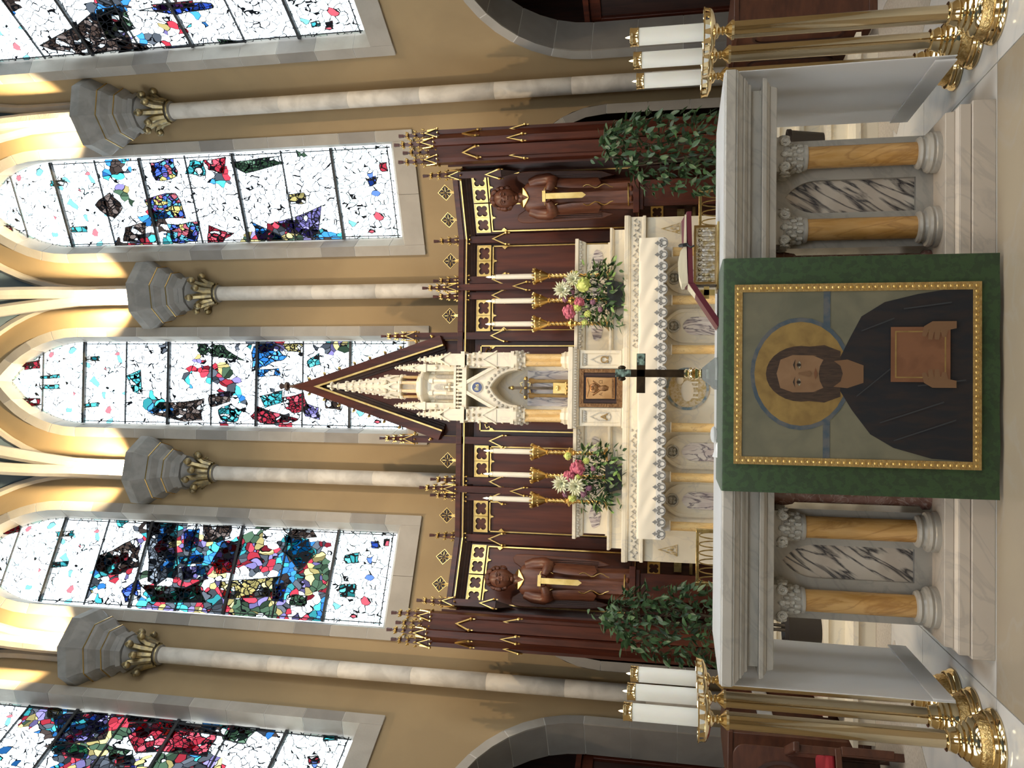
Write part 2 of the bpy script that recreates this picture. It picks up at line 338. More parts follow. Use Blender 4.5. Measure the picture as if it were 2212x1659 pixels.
def scene_glass(name, dens, seed):
    """figure scene: leaded cells whose colour follows broad robes, foliage and sky patches"""
    m = bpy.data.materials.new('glass_'+name); m.use_nodes = True; M['glass_'+name] = m; nt = m.node_tree; N = nt.nodes; L = nt.links
    for n in list(N): N.remove(n)
    out = N.new('ShaderNodeOutputMaterial'); tc = N.new('ShaderNodeTexCoord')
    mp = N.new('ShaderNodeMapping'); mp.inputs['Scale'].default_value = (1, .001, .75); mp.inputs['Location'].default_value = (seed*3.7, 0, seed*1.9); L.new(tc.outputs['Object'], mp.inputs[0])
    nz = N.new('ShaderNodeTexNoise'); nz.inputs['Scale'].default_value = 4; L.new(mp.outputs[0], nz.inputs[0])
    ad = N.new('ShaderNodeMix'); ad.data_type = 'VECTOR'; ad.inputs[0].default_value = .16; L.new(mp.outputs[0], ad.inputs[4]); L.new(nz.outputs['Color'], ad.inputs[5])
    vo = []
    for f in ('F1', 'DISTANCE_TO_EDGE'):
        v = N.new('ShaderNodeTexVoronoi'); v.feature = f; v.inputs['Scale'].default_value = 17; L.new(ad.outputs[1], v.inputs['Vector']); vo.append(v)
    th = N.new('ShaderNodeMath'); th.operation = 'LESS_THAN'; th.inputs[1].default_value = .042; L.new(vo[1].outputs['Distance'], th.inputs[0])
    n1 = N.new('ShaderNodeTexNoise'); n1.inputs['Scale'].default_value = 2.3; n1.inputs['Detail'].default_value = 3; L.new(vo[0].outputs['Position'], n1.inputs[0])
    n2 = N.new('ShaderNodeTexNoise'); n2.inputs['Scale'].default_value = 2.9; n2.inputs['Detail'].default_value = 1; L.new(vo[0].outputs['Position'], n2.inputs[0])
    mask = N.new('ShaderNodeMath'); mask.operation = 'GREATER_THAN'; mask.inputs[1].default_value = 1-dens; L.new(n1.outputs['Fac'], mask.inputs[0])
    r = N.new('ShaderNodeValToRGB'); r.color_ramp.interpolation = 'CONSTANT'; E = r.color_ramp.elements
    cols = [(.0, (.05, .035, .03)), (.36, (.035, .17, .45)), (.42, (.05, .34, .36)), (.46, (.06, .065, .075)), (.52, (.38, .03, .045)), (.565, (.16, .13, .28)), (.60, (.46, .36, .14)), (.64, (.05, .085, .05))]
    cols = [(p, dim(c)) for p, c in cols]
    E[0].position = 0; E[0].color = (*cols[0][1], 1); E[1].position = cols[1][0]; E[1].color = (*cols[1][1], 1)
    for p, c in cols[2:]: e = E.new(p); e.color = (*c, 1)
    L.new(n2.outputs['Fac'], r.inputs[0])
    sp_ = N.new('ShaderNodeSeparateColor'); L.new(vo[0].outputs['Color'], sp_.inputs[0])
    br = N.new('ShaderNodeValToRGB'); br.color_ramp.elements[0].color = (.35, .35, .35, 1); br.color_ramp.elements[1].color = (1.9, 1.9, 1.9, 1); br.color_ramp.elements[1].position = 1; L.new(sp_.outputs[0], br.inputs[0])
    mu = N.new('ShaderNodeMix'); mu.data_type = 'RGBA'; mu.blend_type = 'MULTIPLY'; mu.inputs[0].default_value = 1; L.new(r.outputs[0], mu.inputs[6]); L.new(br.outputs[0], mu.inputs[7])
    wm = N.new('ShaderNodeMix'); wm.data_type = 'RGBA'; wm.inputs[6].default_value = (.92, .97, .98, 1); L.new(mask.outputs[0], wm.inputs[0]); L.new(mu.outputs[2], wm.inputs[7])
    tr = N.new('ShaderNodeBsdfTransparent'); L.new(wm.outputs[2], tr.inputs[0]); df = N.new('ShaderNodeBsdfDiffuse'); df.inputs[0].default_value = (.02, .022, .028, 1)
    mx = N.new('ShaderNodeMixShader'); L.new(th.outputs[0], mx.inputs[0]); L.new(tr.outputs[0], mx.inputs[1]); L.new(df.outputs[0], mx.inputs[2]); L.new(mx.outputs[0], out.inputs[0])
for nm_, d_, s_ in ((0, .405, 1), ('L1', .485, 2), ('R1', .42, 3), ('L2', .48, 4), ('R2', .41, 5)): scene_glass('scene_%s' % nm_, d_, s_)
# ---------------------------------------------------------------- apse shell
XA = .045
SIDE = {'right': 'on the missal side', 'left': 'opposite the missal side', 1: 'on the missal side', -1: 'opposite the missal side'}
VR = [(1.2, 9.95), (3.36, 8.98), (4.60, 6.92)]
def fmat(a, b):
    a = Vector((a[0]+XA, a[1], 0)); b = Vector((b[0]+XA, b[1], 0)); t = (b-a).normalized()
    m = Matrix(((t.x, -t.y, 0, a.x), (t.y, t.x, 0, a.y), (0, 0, 1, 0), (0, 0, 0, 1))); return m, (b-a).length
mir = lambda p: (-p[0], p[1])
FAC = {0: fmat(mir(VR[0]), VR[0]), 'R1': fmat(VR[0], VR[1]), 'R2': fmat(VR[1], VR[2]),
       'L1': fmat(mir(VR[1]), mir(VR[0])), 'L2': fmat(mir(VR[2]), mir(VR[1]))}
WHW, WR, WZS, WSILL = .56, 1.566, 9.50, 4.85       # glass half width, arch radius, springing, sill
FHW, FSILL = .74, 4.50                            # stone frame outside
DOOR = {'R1': (.79, 2.25, 1.05), 'L1': (.79, 2.25, 1.05), 'R2': (.87, 2.38, 1.26), 'L2': (.87, 2.38, 1.26)}
WN = {0: 'wall_back', 'R1': 'wall_back_right', 'L1': 'wall_back_left', 'R2': 'wall_right', 'L2': 'wall_left'}
WL = {0: 'tan plaster wall of the apse behind the altar', 'R1': 'tan plaster wall next to the central window, on the missal side',
      'L1': 'tan plaster wall next to the central window, opposite the missal side', 'R2': 'tan plaster side wall with wide arch on the missal side', 'L2': 'tan plaster side wall with wide arch opposite the missal side'}
TOP = 12.6
wall_obj = {}
for k, (fm, Lf) in FAC.items():
    mb = MB(); mb.m = fm; cx = Lf/2
    wa = pointed(FHW, WZS, WR+FHW-WHW, 8, cx); h = len(wa)//2
    dr = pointed(DOOR[k][0]+.10, DOOR[k][1], DOOR[k][2]+.10, 8, cx) if k in DOOR else None
    for side in (0, 1):
        edge = 0 if side == 0 else Lf
        ws = wa[h::-1] if side == 0 else wa[h:]
        pts = [(edge, 0), (edge, TOP), (cx, TOP)]+ws+[(ws[-1][0], FSILL), (cx, FSILL)]
        if dr:
            ds = dr[h::-1] if side == 0 else dr[h:]
            pts += ds+[(ds[-1][0], 0)]
        else: pts += [(cx, 0)]
        mb.prism(pts, 0, .40)
    wall_obj[k] = struct(WN[k], mb, 'plaster', WL[k], 'wall')
# straight walls of the chancel and nave behind the camera, with tall window openings
for sx, nm in ((-1, 'left'), (1, 'right')):
    mb = MB(); x0, x1 = (XA+4.6*sx, XA+5.0*sx)
    ys = [6.92, 4.6, 2.6, 1.4, -.6, -1.8, -3.8, -7.4]
    for i in range(7):
        if i % 2 == 0: mb.box(min(x0, x1), max(x0, x1), ys[i+1], ys[i], 0, TOP)
        else:
            mb.box(min(x0, x1), max(x0, x1), ys[i+1], ys[i], 0, 4.0); mb.box(min(x0, x1), max(x0, x1), ys[i+1], ys[i], 9.2, TOP)
    struct('wall_nave_'+nm, mb, 'plaster', 'plain tan plaster nave wall with tall openings, %s' % SIDE[nm], 'wall')
mb = MB(); mb.box(-5, 5.1, -7.8, -7.4, 0, 5); mb.box(-5, 5.1, -7.8, -7.4, 10.2, TOP); mb.box(-5, -1.6, -7.8, -7.4, 5, 10.2); mb.box(1.6, 5.1, -7.8, -7.4, 5, 10.2)
struct('wall_nave_end', mb, 'plaster', 'tan plaster end wall of the nave behind the viewer', 'wall')
mb = MB(); mb.box(-5.2, 5.3, -7.8, 10.4, TOP-.05, TOP+.25)
struct('ceiling', mb, 'vault_plaster', 'dark blue plaster ceiling over nave and apse', 'ceiling')
# stone surrounds of the windows, block by block, and of the side arches
def half_frame_blocks(parent, fm, cx, hw_o, hw_i, zs, Ro, z0, y0, y1, splay, step, mats, joined=None):
    """blocks between outer and inner opening outline, both sides; inner edge splays back"""
    Ri = Ro-(hw_o-hw_i)
    n = max(1, round((zs-z0)/step)); am = math.acos((Ro-hw_o)/Ro); ami = math.acos((Ri-hw_i)/Ri); na = max(3, round(Ro*am/step))
    rows = [('j', z0+(zs-z0)*i/n, z0+(zs-z0)*(i+1)/n) for i in range(n)]+[('a', i/na, (i+1)/na) for i in range(na)]
    g = 0 if joined else .0035
    for sgn in (-1, 1):
        for q, (kind, p0, p1) in enumerate(rows):
            mb = joined or MB(); mb.m = fm
            if kind == 'j':
                oo = [(hw_o, p0+g), (hw_o, p1-g)]; ii = [(hw_i+splay, p0+g), (hw_i+splay, p1-g)]; bb = [(hw_i, p0+g), (hw_i, p1-g)]
            else:
                f = lambda t, r, a: (-(Ro-hw_o)+r*math.cos(a*t), zs+r*math.sin(a*t))
                ts = [p0+g*.9, (p0+p1)/2, p1-g*.9]
                oo = [f(t, Ro, am) for t in ts]; ii = [f(t, Ri+splay, am+(ami-am)*.55) for t in ts]; bb = [f(t, Ri, ami) for t in ts]
                oo = [(max(0, x), z) for x, z in oo]; ii = [(max(0, x), z) for x, z in ii]; bb = [(max(0, x), z) for x, z in bb]
            secs = []
            for o_, i_, b_ in zip(oo, ii, bb):
                secs.append([(cx+sgn*o_[0], y0, o_[1]), (cx+sgn*i_[0], y0, i_[1]), (cx+sgn*b_[0], y1, b_[1]), (cx+sgn*o_[0], y1, o_[1])])
            mb.loft(secs)
            if not joined: obj('stone_block', mb, mats[(q*7+(sgn > 0)*3) % len(mats)], parent, smooth=30)
SM = ['stone', 'stone', 'stone_dark', 'stone']
tn = 0; wn = 0
WLAB = {0: 'central stained glass window above the wooden gable', 'R1': 'stained glass window next to the central one on the missal side, purple and mosaic patches',
        'L1': 'stained glass window next to the central one, densely filled with red and teal figures', 'R2': 'stained glass window cut by the picture edge on the missal side, with dark tree', 'L2': 'stained glass window cut by the picture edge, with large red robed figure'}
exec_fig = None
FIG = {
 0: [('red',[(-0.43,6.96),(-0.31,6.87),(-0.45,6.34),(-0.5,6.37),(-0.52,6.86)]),
  ('red',[(-0.17,6.54),(-0.12,6.25),(-0.3,6.16),(-0.39,6.34),(-0.33,6.5)]),
  ('teal',[(-0.35,7.47),(-0.25,7.27),(-0.37,7.13),(-0.51,7.16),(-0.51,7.4)]),
  ('teal',[(-0.16,6.87),(-0.09,6.54),(-0.23,6.53),(-0.3,6.77)]),
  ('blue',[(0.51,6.98),(0.54,6.69),(0.36,6.45),(0.24,6.78),(0.18,6.96)]),
  ('teal',[(0.3,6.21),(0.41,6.03),(0.26,6.01),(0.21,6.17)]),
  ('umber',[(-0.41,8.58),(-0.26,8.33),(-0.21,7.68),(-0.5,7.67),(-0.52,7.95)]),
  ('umber',[(-0.15,7.6),(-0.11,7.31),(-0.24,7.27),(-0.32,7.57)]),
  ('green',[(0.53,7.8),(0.51,7.42),(0.31,7.11),(0.35,7.42),(0.39,7.76)]),
  ('red',[(0.25,10.51),(0.3,10.23),(0.19,10.22),(0.17,10.45)]),
  ('red',[(-0.24,10.51),(-0.23,10.19),(-0.33,10.21),(-0.36,10.42)]),
  ('teal',[(0.34,9.51),(0.36,9.28),(0.3,9.27),(0.29,9.5)]),
  ('teal',[(-0.3,9.5),(-0.27,9.26),(-0.33,9.25),(-0.35,9.48)]),
  ('teal',[(0.08,10.2),(0.11,9.89),(0.06,9.88),(0.04,10.19)]),
  ('teal',[(-0.05,10.2),(-0.03,9.89),(-0.09,9.88),(-0.1,10.18)]),
  ('teal',[(0.09,8.84),(0.17,8.63),(-0.15,8.6),(-0.12,8.73)]),
  ('gold',[(0.53,6.54),(0.54,6.26),(0.42,6.29),(0.44,6.5)]),
  ('blue',[(0.18,6.91),(0.21,6.58),(0.11,6.55),(0.09,6.88)]),
  ('umber',[(-0.12,5.96),(-0.19,5.7),(-0.32,5.73),(-0.3,5.92)]),
  ('violet',[(-0.23,6.24),(-0.3,6.02),(-0.45,6.01),(-0.42,6.21)])],
 'L1': [('umber',[(-0.14,8.84),(0.08,8.84),(0.31,8.38),(0.2,8.27),(-0.04,8.23),(-0.18,8.59)]),
  ('slate',[(0.54,8.26),(0.55,7.84),(-0.17,7.63),(-0.23,8.05)]),
  ('blue',[(0.45,7.74),(0.49,7.51),(0.25,7.47),(0.18,7.63)]),
  ('blue',[(0.11,7.69),(0.16,7.37),(0.06,7.34),(0.02,7.64)]),
  ('cobalt',[(-0.35,8.38),(-0.2,8.18),(-0.43,8.06),(-0.48,8.27)]),
  ('red',[(0.33,7.15),(0.37,6.89),(0.22,6.85),(-0.04,6.89),(-0.08,7.16),(0.04,7.22)]),
  ('teal',[(0.47,6.32),(0.41,5.99),(0.23,5.87),(0.03,6.03),(0.26,6.29)]),
  ('gold',[(-0.17,7.01),(-0.07,6.29),(-0.3,6.24),(-0.39,6.99)]),
  ('green',[(-0.27,8.09),(-0.27,7.5),(-0.15,7.28),(-0.42,7.2),(-0.46,7.9)]),
  ('violet',[(-0.01,7.61),(0.03,7.25),(-0.14,7.22),(-0.17,7.55)]),
  ('umber',[(0.54,7.47),(0.55,7.09),(0.38,7.03),(0.32,7.21),(0.34,7.41)]),
  ('umber',[(0.54,6.37),(0.55,5.93),(0.46,5.88),(0.42,6.15)]),
  ('cobalt',[(-0.16,6.33),(-0.12,6.15),(-0.36,6.15),(-0.36,6.3)]),
  ('green',[(-0.27,6.06),(-0.27,5.85),(-0.4,5.85),(-0.39,6.05)]),
  ('red',[(0.38,10.45),(0.45,10.22),(0.33,10.14),(0.28,10.39)]),
  ('teal',[(0.35,9.59),(0.38,9.33),(0.31,9.31),(0.29,9.56)]),
  ('teal',[(-0.05,9.51),(-0.03,9.27),(-0.09,9.25),(-0.12,9.48)]),
  ('red',[(0.47,4.99),(0.47,4.92),(0.39,4.92),(0.39,4.98)]),
  ('cobalt',[(0.43,5.15),(0.44,5.06),(0.35,5.04),(0.35,5.13)]),
  ('teal',[(0.25,5.47),(0.28,5.29),(0.17,5.27),(0.14,5.43)]),
  ('teal',[(-0.12,5.46),(-0.09,5.25),(-0.25,5.24),(-0.26,5.43)])],
 'R1': [('mosaic',[(0.03,8.27),(0.11,7.79),(-0.22,7.74),(-0.24,8.22)]),
  ('mosaic',[(0.49,8.06),(0.52,7.74),(0.3,7.71),(0.26,8.05)]),
  ('red',[(0.49,7.3),(0.51,7.01),(0.31,7.06),(0.38,7.26)]),
  ('teal',[(0.49,7.49),(0.49,7.31),(0.3,7.32),(0.34,7.59)]),
  ('umber',[(-0.01,9.0),(0.15,8.74),(-0.06,8.59),(-0.23,8.82)]),
  ('violet',[(-0.32,6.46),(-0.15,5.86),(-0.55,5.92),(-0.45,6.34)]),
  ('red',[(-0.33,7.42),(-0.44,7.12),(-0.55,7.27),(-0.55,7.48)]),
  ('blue',[(-0.29,6.83),(-0.49,6.43),(-0.55,6.41),(-0.53,6.75)]),
  ('mosaic',[(-0.3,8.0),(-0.28,7.56),(-0.55,7.62),(-0.55,8.01)]),
  ('umber',[(-0.31,8.65),(-0.26,8.32),(-0.53,8.4),(-0.49,8.7)]),
  ('gold',[(0.03,6.24),(0.05,6.02),(-0.09,6.03),(-0.09,6.23)]),
  ('green',[(0.45,6.94),(0.49,6.3),(0.41,6.25),(0.3,6.78)]),
  ('cobalt',[(0.17,5.18),(0.21,5.07),(0.11,5.07),(0.09,5.16)]),
  ('red',[(0.36,5.0),(0.36,4.91),(0.26,4.91),(0.26,5.0)]),
  ('red',[(-0.25,10.56),(-0.23,10.37),(-0.31,10.37),(-0.35,10.56)]),
  ('teal',[(0.33,9.57),(0.33,9.36),(0.26,9.38),(0.26,9.58)]),
  ('teal',[(-0.29,9.45),(-0.28,9.2),(-0.36,9.22),(-0.36,9.46)])],
 'L2': [('violet',[(0.46,8.48),(0.55,7.81),(0.22,7.6),(0.1,8.16)]),
  ('teal',[(0.14,8.28),(0.12,7.78),(-0.03,7.71),(-0.02,8.13)]),
  ('red',[(0.45,7.52),(0.53,7.11),(0.45,6.38),(0.16,6.37),(0.13,7.14)]),
  ('green',[(0.55,7.57),(0.55,7.2),(0.49,7.12),(0.47,7.48)]),
  ('green',[(0.55,6.38),(0.55,5.95),(0.35,6.0),(0.36,6.29)]),
  ('green',[(0.15,7.55),(0.13,7.21),(-0.05,7.09),(-0.06,7.38)]),
  ('cobalt',[(-0.06,7.31),(0.0,7.16),(-0.07,7.08),(-0.09,7.28)]),
  ('red',[(0.27,5.24),(0.29,5.12),(0.21,5.08),(0.18,5.19)]),
  ('umber',[(0.51,7.13),(0.51,6.41),(0.41,6.31),(0.43,6.99)]),
  ('gold',[(0.54,8.61),(0.55,8.41),(0.47,8.36),(0.39,8.48)]),
  ('teal',[(0.54,5.16),(0.55,5.01),(0.5,4.99),(0.47,5.14)])],
 'R2': [('umber',[(-0.38,8.81),(-0.06,7.89),(-0.02,7.5),(-0.54,7.67),(-0.55,8.32)]),
  ('green',[(-0.0,7.82),(0.03,7.48),(-0.26,7.49),(-0.4,7.93)]),
  ('red',[(-0.01,7.11),(-0.0,6.6),(-0.07,6.63),(-0.09,7.1)]),
  ('cobalt',[(-0.06,7.31),(-0.14,6.89),(-0.11,6.38),(-0.03,6.5),(-0.01,7.02)]),
  ('green',[(-0.48,6.57),(-0.55,6.23),(-0.55,6.37),(-0.55,6.56)]),
  ('red',[(-0.39,5.23),(-0.38,5.15),(-0.44,5.16),(-0.45,5.24)]),
  ('teal',[(-0.38,5.4),(-0.36,5.29),(-0.42,5.3),(-0.43,5.4)]),
  ('umber',[(-0.4,7.78),(-0.49,7.38),(-0.55,7.47),(-0.55,7.85)]),
  ('cobalt',[(-0.52,7.23),(-0.55,6.77),(-0.55,6.81),(-0.55,7.21)])],
}
BARS = [(5.60, 1), (6.26, 0), (6.91, 1), (7.57, 0), (8.21, 1), (8.86, 0), (9.51, 1), (10.17, 0)]
for k in (0, 'L1', 'R1', 'L2', 'R2'):
    fm, Lf = FAC[k]; cx = Lf/2; tn += 1; wn += 1
    tr = struct('trim_%d' % tn, None, None, 'grey stone surround of the '+WLAB[k].split(' window')[0]+' window '+WLAB[k].split(' window')[1].strip(), 'window surround')
    half_frame_blocks(tr, fm, cx, FHW, WHW, WZS, WR+FHW-WHW, FSILL, -.03, .20, .055, .46, SM)
    mj = MB(); half_frame_blocks(tr, fm, cx, FHW-.004, WHW+.004, WZS, WR+FHW-WHW-.004, FSILL, -.0265, .199, .055, .46, SM, mj); obj('mortar_bed', mj, 'mortar', tr, smooth=30)
    for (a, b) in ((-WHW-.055, 0), (0, WHW+.055)):       # sill: flat face with a slope up to the glass
        mb = MB(); mb.m = fm
        mb.loft([[(cx+x, -.03, FSILL), (cx+x, -.03, WSILL-.10), (cx+x, .20, WSILL+.005), (cx+x, .20, FSILL)] for x in (a+.002, b-.002)])
        obj('sill_stone', mb, 'stone', tr, smooth=0)
    w = struct('window_%d' % wn, None, None, WLAB[k], 'window'); w.matrix_world = fm @ Matrix.Translation((cx, 0, 0))
    zs = [WSILL]+[b for b, _ in BARS]+[WZS+math.sqrt(2*WR*WHW-WHW**2)]
    def halfw(z):
        if z <= WZS: return WHW
        return max(.004, math.sqrt(max(0, WR**2-(z-WZS)**2))-(WR-WHW))
    for i in range(len(zs)-1):
        z0, z1 = zs[i], zs[i+1]; n = 1 if z1 <= WZS else 6
        zz = [z0+(z1-z0)*j/n for j in range(n+1)]
        pts = [(-halfw(z), z) for z in zz]+[(halfw(z), z) for z in reversed(zz)]
        mb = MB(); mb.flat(pts, .150)
        obj('pane', mb, 'glass_border' if i == 0 else ('glass_canopy' if i >= 6 else ('glass_scene_%s' % k)), w, smooth=0, two=True)
    for z, big in BARS:
        mb = MB(); r = .017 if big else .008; hw = halfw(z)
        mb.box(-hw, hw, .150-r*1.6, .150+r, z-r, z+r); obj('saddle_bar', mb, 'iron', w, smooth=0)
    mb = MB()                                      # dark lead line around the whole light
    for x in (-WHW+.03, WHW-.03): mb.box(x-.006, x+.006, .143, .149, WSILL, WZS)
    mb.box(-WHW, WHW, .143, .149, WSILL+.03, WSILL+.042); obj('border_lead', mb, 'lead', w, smooth=0)
    jr = random.Random(len(FIG[k]))
    for q, (c, pts) in enumerate(FIG[k]):
        pts = [(max(-.545, min(.545, x)), z) for x, z in pts]; mb = MB()
        c0 = (sum(p[0] for p in pts)/len(pts), sum(p[1] for p in pts)/len(pts)); rp = []
        for i, p in enumerate(pts):                 # round the cut outline a little
            p2 = pts[(i+1) % len(pts)]
            for t in (0, .33, .67):
                f = 1+jr.uniform(-.13, .13)
                rp.append((max(-.55, min(.55, c0[0]+(p[0]+(p2[0]-p[0])*t-c0[0])*f)), c0[1]+(p[1]+(p2[1]-p[1])*t-c0[1])*f))
        mb.flat(rp, .138-.0006*q)
        g = obj('glass_piece', mb, 'glass_'+c, w, smooth=0, two=True)
        lb = MB(); lb.tube([(x, .137-.0006*q, z) for x, z in rp], .0065, 4, True); obj('lead_came', lb, 'lead', g, smooth=0)
# side arches: stone face ring, deep stone reveal, dark room behind
for k in ('L1', 'R1', 'L2', 'R2'):
    fm, Lf = FAC[k]; cx = Lf/2; hw, zs, R = DOOR[k]; tn += 1
    sd = 'left' if k[0] == 'L' else 'right'
    tr = struct('trim_%d' % tn, None, None, ('stone arch of the doorway beside the wooden tower %s' if k[1] == '1' else 'wide stone arch with deep reveal %s') % SIDE[sd], 'stone arch')
    half_frame_blocks(tr, fm, cx, hw+.10, hw, zs, R+.10, 0, -.02, .0, .0, .46, SM)
    dep = .47 if k[1] == '2' else .45
    mj = MB(); half_frame_blocks(tr, fm, cx, hw+.096, hw+.004, zs, R+.096, 0, -.016, dep-.003, .0, .46, SM, mj); obj('mortar_bed', mj, 'mortar', tr, smooth=30)
    half_frame_blocks(tr, fm, cx, hw+.10, hw, zs, R+.10, 0, .002, dep, .0, .46, ['stone_dark'])
    mb = MB(); mb.m = fm
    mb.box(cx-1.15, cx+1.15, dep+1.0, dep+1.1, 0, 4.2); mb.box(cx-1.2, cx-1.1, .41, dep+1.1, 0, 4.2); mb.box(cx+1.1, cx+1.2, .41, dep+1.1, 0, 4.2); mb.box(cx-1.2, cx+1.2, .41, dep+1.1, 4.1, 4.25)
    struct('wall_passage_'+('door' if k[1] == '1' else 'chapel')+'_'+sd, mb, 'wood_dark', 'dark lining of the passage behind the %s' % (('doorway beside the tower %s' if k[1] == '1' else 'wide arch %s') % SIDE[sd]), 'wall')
# engaged columns with gilded capitals and big stepped corbels, floodlamps on top
COLS = {'inner left': (-1.165+XA, 9.83, 7.34), 'inner right': (1.165+XA, 9.83, 7.34), 'outer left': (-3.225+XA, 8.86, 7.42), 'outer right': (3.225+XA, 8.86, 7.42)}
def rib_curve(p0, crown, n=14):
    out = [Vector((p0[0], p0[1], 8.2)), Vector((p0[0], p0[1], 9.0))]
    for i in range(1, n+1):
        a = PI/2*i/n; out.append(Vector((p0[0]+(crown[0]-p0[0])*(1-math.cos(a)), p0[1]+(crown[1]-p0[1])*(1-math.cos(a)), 9.0+(crown[2]-9.0)*math.sin(a))))
    return out
for nm, (x, y, zc) in COLS.items():
    t = thing('engaged_column', 'slender stone column %s the central window %s, under a stepped corbel' % ('beside' if 'inner' in nm else 'one bay away from', SIDE[nm.split()[1]]), 'column', (x, y, 0), 0, 'columns between the stained glass windows')
    zz = [.0, .9, 1.75, 2.6, 3.45, 4.3, 5.15, 6.0, 6.7, zc]
    for i in range(len(zz)-1):
        mb = MB(); mb.lathe([(.0905, zz[i]+.0005), (.092, zz[i]+.003), (.092, zz[i+1]-.003), (.0905, zz[i+1]-.0005)], 20); obj('drum', mb, 'column_stone', t)
    mb = MB(); mb.lathe([(.10, zc-.03), (.115, zc-.02), (.115, zc+.01), (.10, zc+.02), (.11, zc+.12), (.15, zc+.27), (.20, zc+.36), (.10, zc+.36)], 16)
    cap = obj('capital', mb, 'corbel_stone', t)
    mb = MB()
    mb.lathe([(.118, zc-.015), (.123, zc), (.118, zc+.012)], 16)
    for j in range(12):
        a = 2*PI*j/12+.2; ca, sa = math.cos(a), math.sin(a)
        big = j % 2 == 0
        mb.tube([(ca*.11, sa*.11, zc+.03), (ca*.135, sa*.135, zc+.14), (ca*.19, sa*.19, zc+(.28 if big else .20)), (ca*.235, sa*.235, zc+(.31 if big else .22)), (ca*.24, sa*.24, zc+(.27 if big else .19))], [.032, .040, .036, .030, .018], 6)
        mb.sph((ca*.235, sa*.235, zc+(.275 if big else .19)), .046, 8, 6)
    obj('gilded_leaves', mb, 'capital_gilt', cap)
    # stepped octagonal corbel
    zb = zc+.36; prof = [(.13, zb), (.22, zb+.02), (.24, zb+.07), (.215, zb+.09), (.235, zb+.14), (.29, zb+.18), (.30, zb+.21), (.285, zb+.23), (.30, zb+.28), (.37, zb+.34), (.385, zb+.38), (.37, zb+.40), (.39, zb+.45), (.46, zb+.53), (.47, zb+.55), (.47, zb+.66), (.10, zb+.66)]
    ang = {'inner left': 12, 'inner right': -12, 'outer left': 41, 'outer right': -41}[nm]
    mb = MB(); mb.lathe(prof, 8, rot=PI/8+math.radians(ang)); cb = obj('corbel', mb, 'corbel_stone', t, smooth=20)
    mb = MB()
    for r, z in ((.303, zb+.21), (.388, zb+.38)): mb.tube([(r*math.cos(PI/8+math.radians(ang)+2*PI*j/8), r*math.sin(PI/8+math.radians(ang)+2*PI*j/8), z) for j in range(8)], .007, 4, True)
    obj('gold_line', mb, 'gold', cb)
    out = Vector((-x, -(y-6.5), 0)).normalized()
    if 'inner' in nm: out = Vector((-.35 if x > 0 else .35, -1, 0)).normalized()
    zt = zb+.66
    lf = MB(); lf.lathe([(.05, 0), (.07, .02), (.085, .07), (.08, .07), (.055, .03)], 12, (0, 0, 0)); lamp = thing('corbel_floodlight', 'floodlight on top of the corbel %s the central window %s' % ('beside' if 'inner' in nm else 'one bay from', SIDE[nm.split()[1]]), 'floodlight', (x+out.x*.26, y+out.y*.26, zt), 0, 'floodlights on the corbels')
    obj('housing', lf, 'iron', lamp); bl = MB(); bl.lathe([(.01, .035), (.05, .035), (.055, .06), (.01, .062)], 12); obj('lens', bl, 'lamp_glass', lamp)
    light('SPOT', 'corbel_floodlight_beam', (x+out.x*.26, y+out.y*.26, zt+.08), (x+out.x*.04, y+out.y*.04, zt+1.5), 950, (1, .76, .42), .04, angle=112, blend=1)
# vault ribs and webs
crown = (XA, 6.4, 12.3); FZS, FHWR, FR = 9.3, 1.115, 2.6
verts = {'inner left': (-1.2+XA, 9.95), 'inner right': (1.2+XA, 9.95), 'outer left': (-3.36+XA, 8.98), 'outer right': (3.36+XA, 8.98)}
for nm, (vx, vy) in verts.items():
    x, y, _ = COLS[nm]; d = Vector((XA-x, 6.4-y, 0)).normalized(); s = Vector((-d.y, d.x, 0))
    rb = struct('trim_%d' % (tn+1), None, None, 'stone vault ribs above the corbel %s the central window %s' % ('beside' if 'inner' in nm else 'one bay from', SIDE[nm.split()[1]]), 'vault rib'); tn += 1
    for sg in (-1, 1):
        cu = rib_curve((x+d.x*.06, y+d.y*.06), crown); P = [p+s*sg*(.045+.16*max(0, (p.z-9.3))*.42) for p in cu]
        mb = MB(); mb.tube(P, .085, 8); obj('rib', mb, 'stone', rb)
for k, (fm, Lf) in FAC.items():
    cx = Lf/2; tn += 1
    fr = struct('trim_%d' % tn, None, None, 'stone wall rib arching over the '+WLAB[k].split(',')[0], 'vault rib')
    A = pointed(FHWR, FZS, FR, 10, cx); A = [(A[0][0], 8.2)]+A+[(A[-1][0], 8.2)]
    for half in (A[:len(A)//2+1], A[len(A)//2:]):
        mb = MB(); mb.m = fm; mb.tube([(p, -.04, z) for p, z in half], .055, 6); obj('rib', mb, 'stone', fr)
    mb = MB()
    for side in (0, 1):
        h = A[:len(A)//2+1] if side == 0 else A[len(A)//2:][::-1]
        fc = [fm @ Vector((p, .02, z)) for p, z in h]
        p0 = fm @ Vector((.0 if side == 0 else Lf, 0, 0)); rc = rib_curve((p0.x, p0.y), crown, 10)
        n = min(len(fc), len(rc)); fc = fc[:n]; rc = rc[:n]
        vs = [tuple(p) for p in fc]+[tuple(p) for p in rc]
        mb.add(vs, [(i, i+1, n+i+1, n+i) for i in range(n-1)])
        ap = fc[-1]; last = rc[-1]; mb.add([tuple(ap), tuple(last), crown], [(0, 1, 2)])
    struct('ceiling', mb, 'vault_plaster', 'dark blue vault web above the '+WLAB[k].split(',')[0], 'vault', two=True)
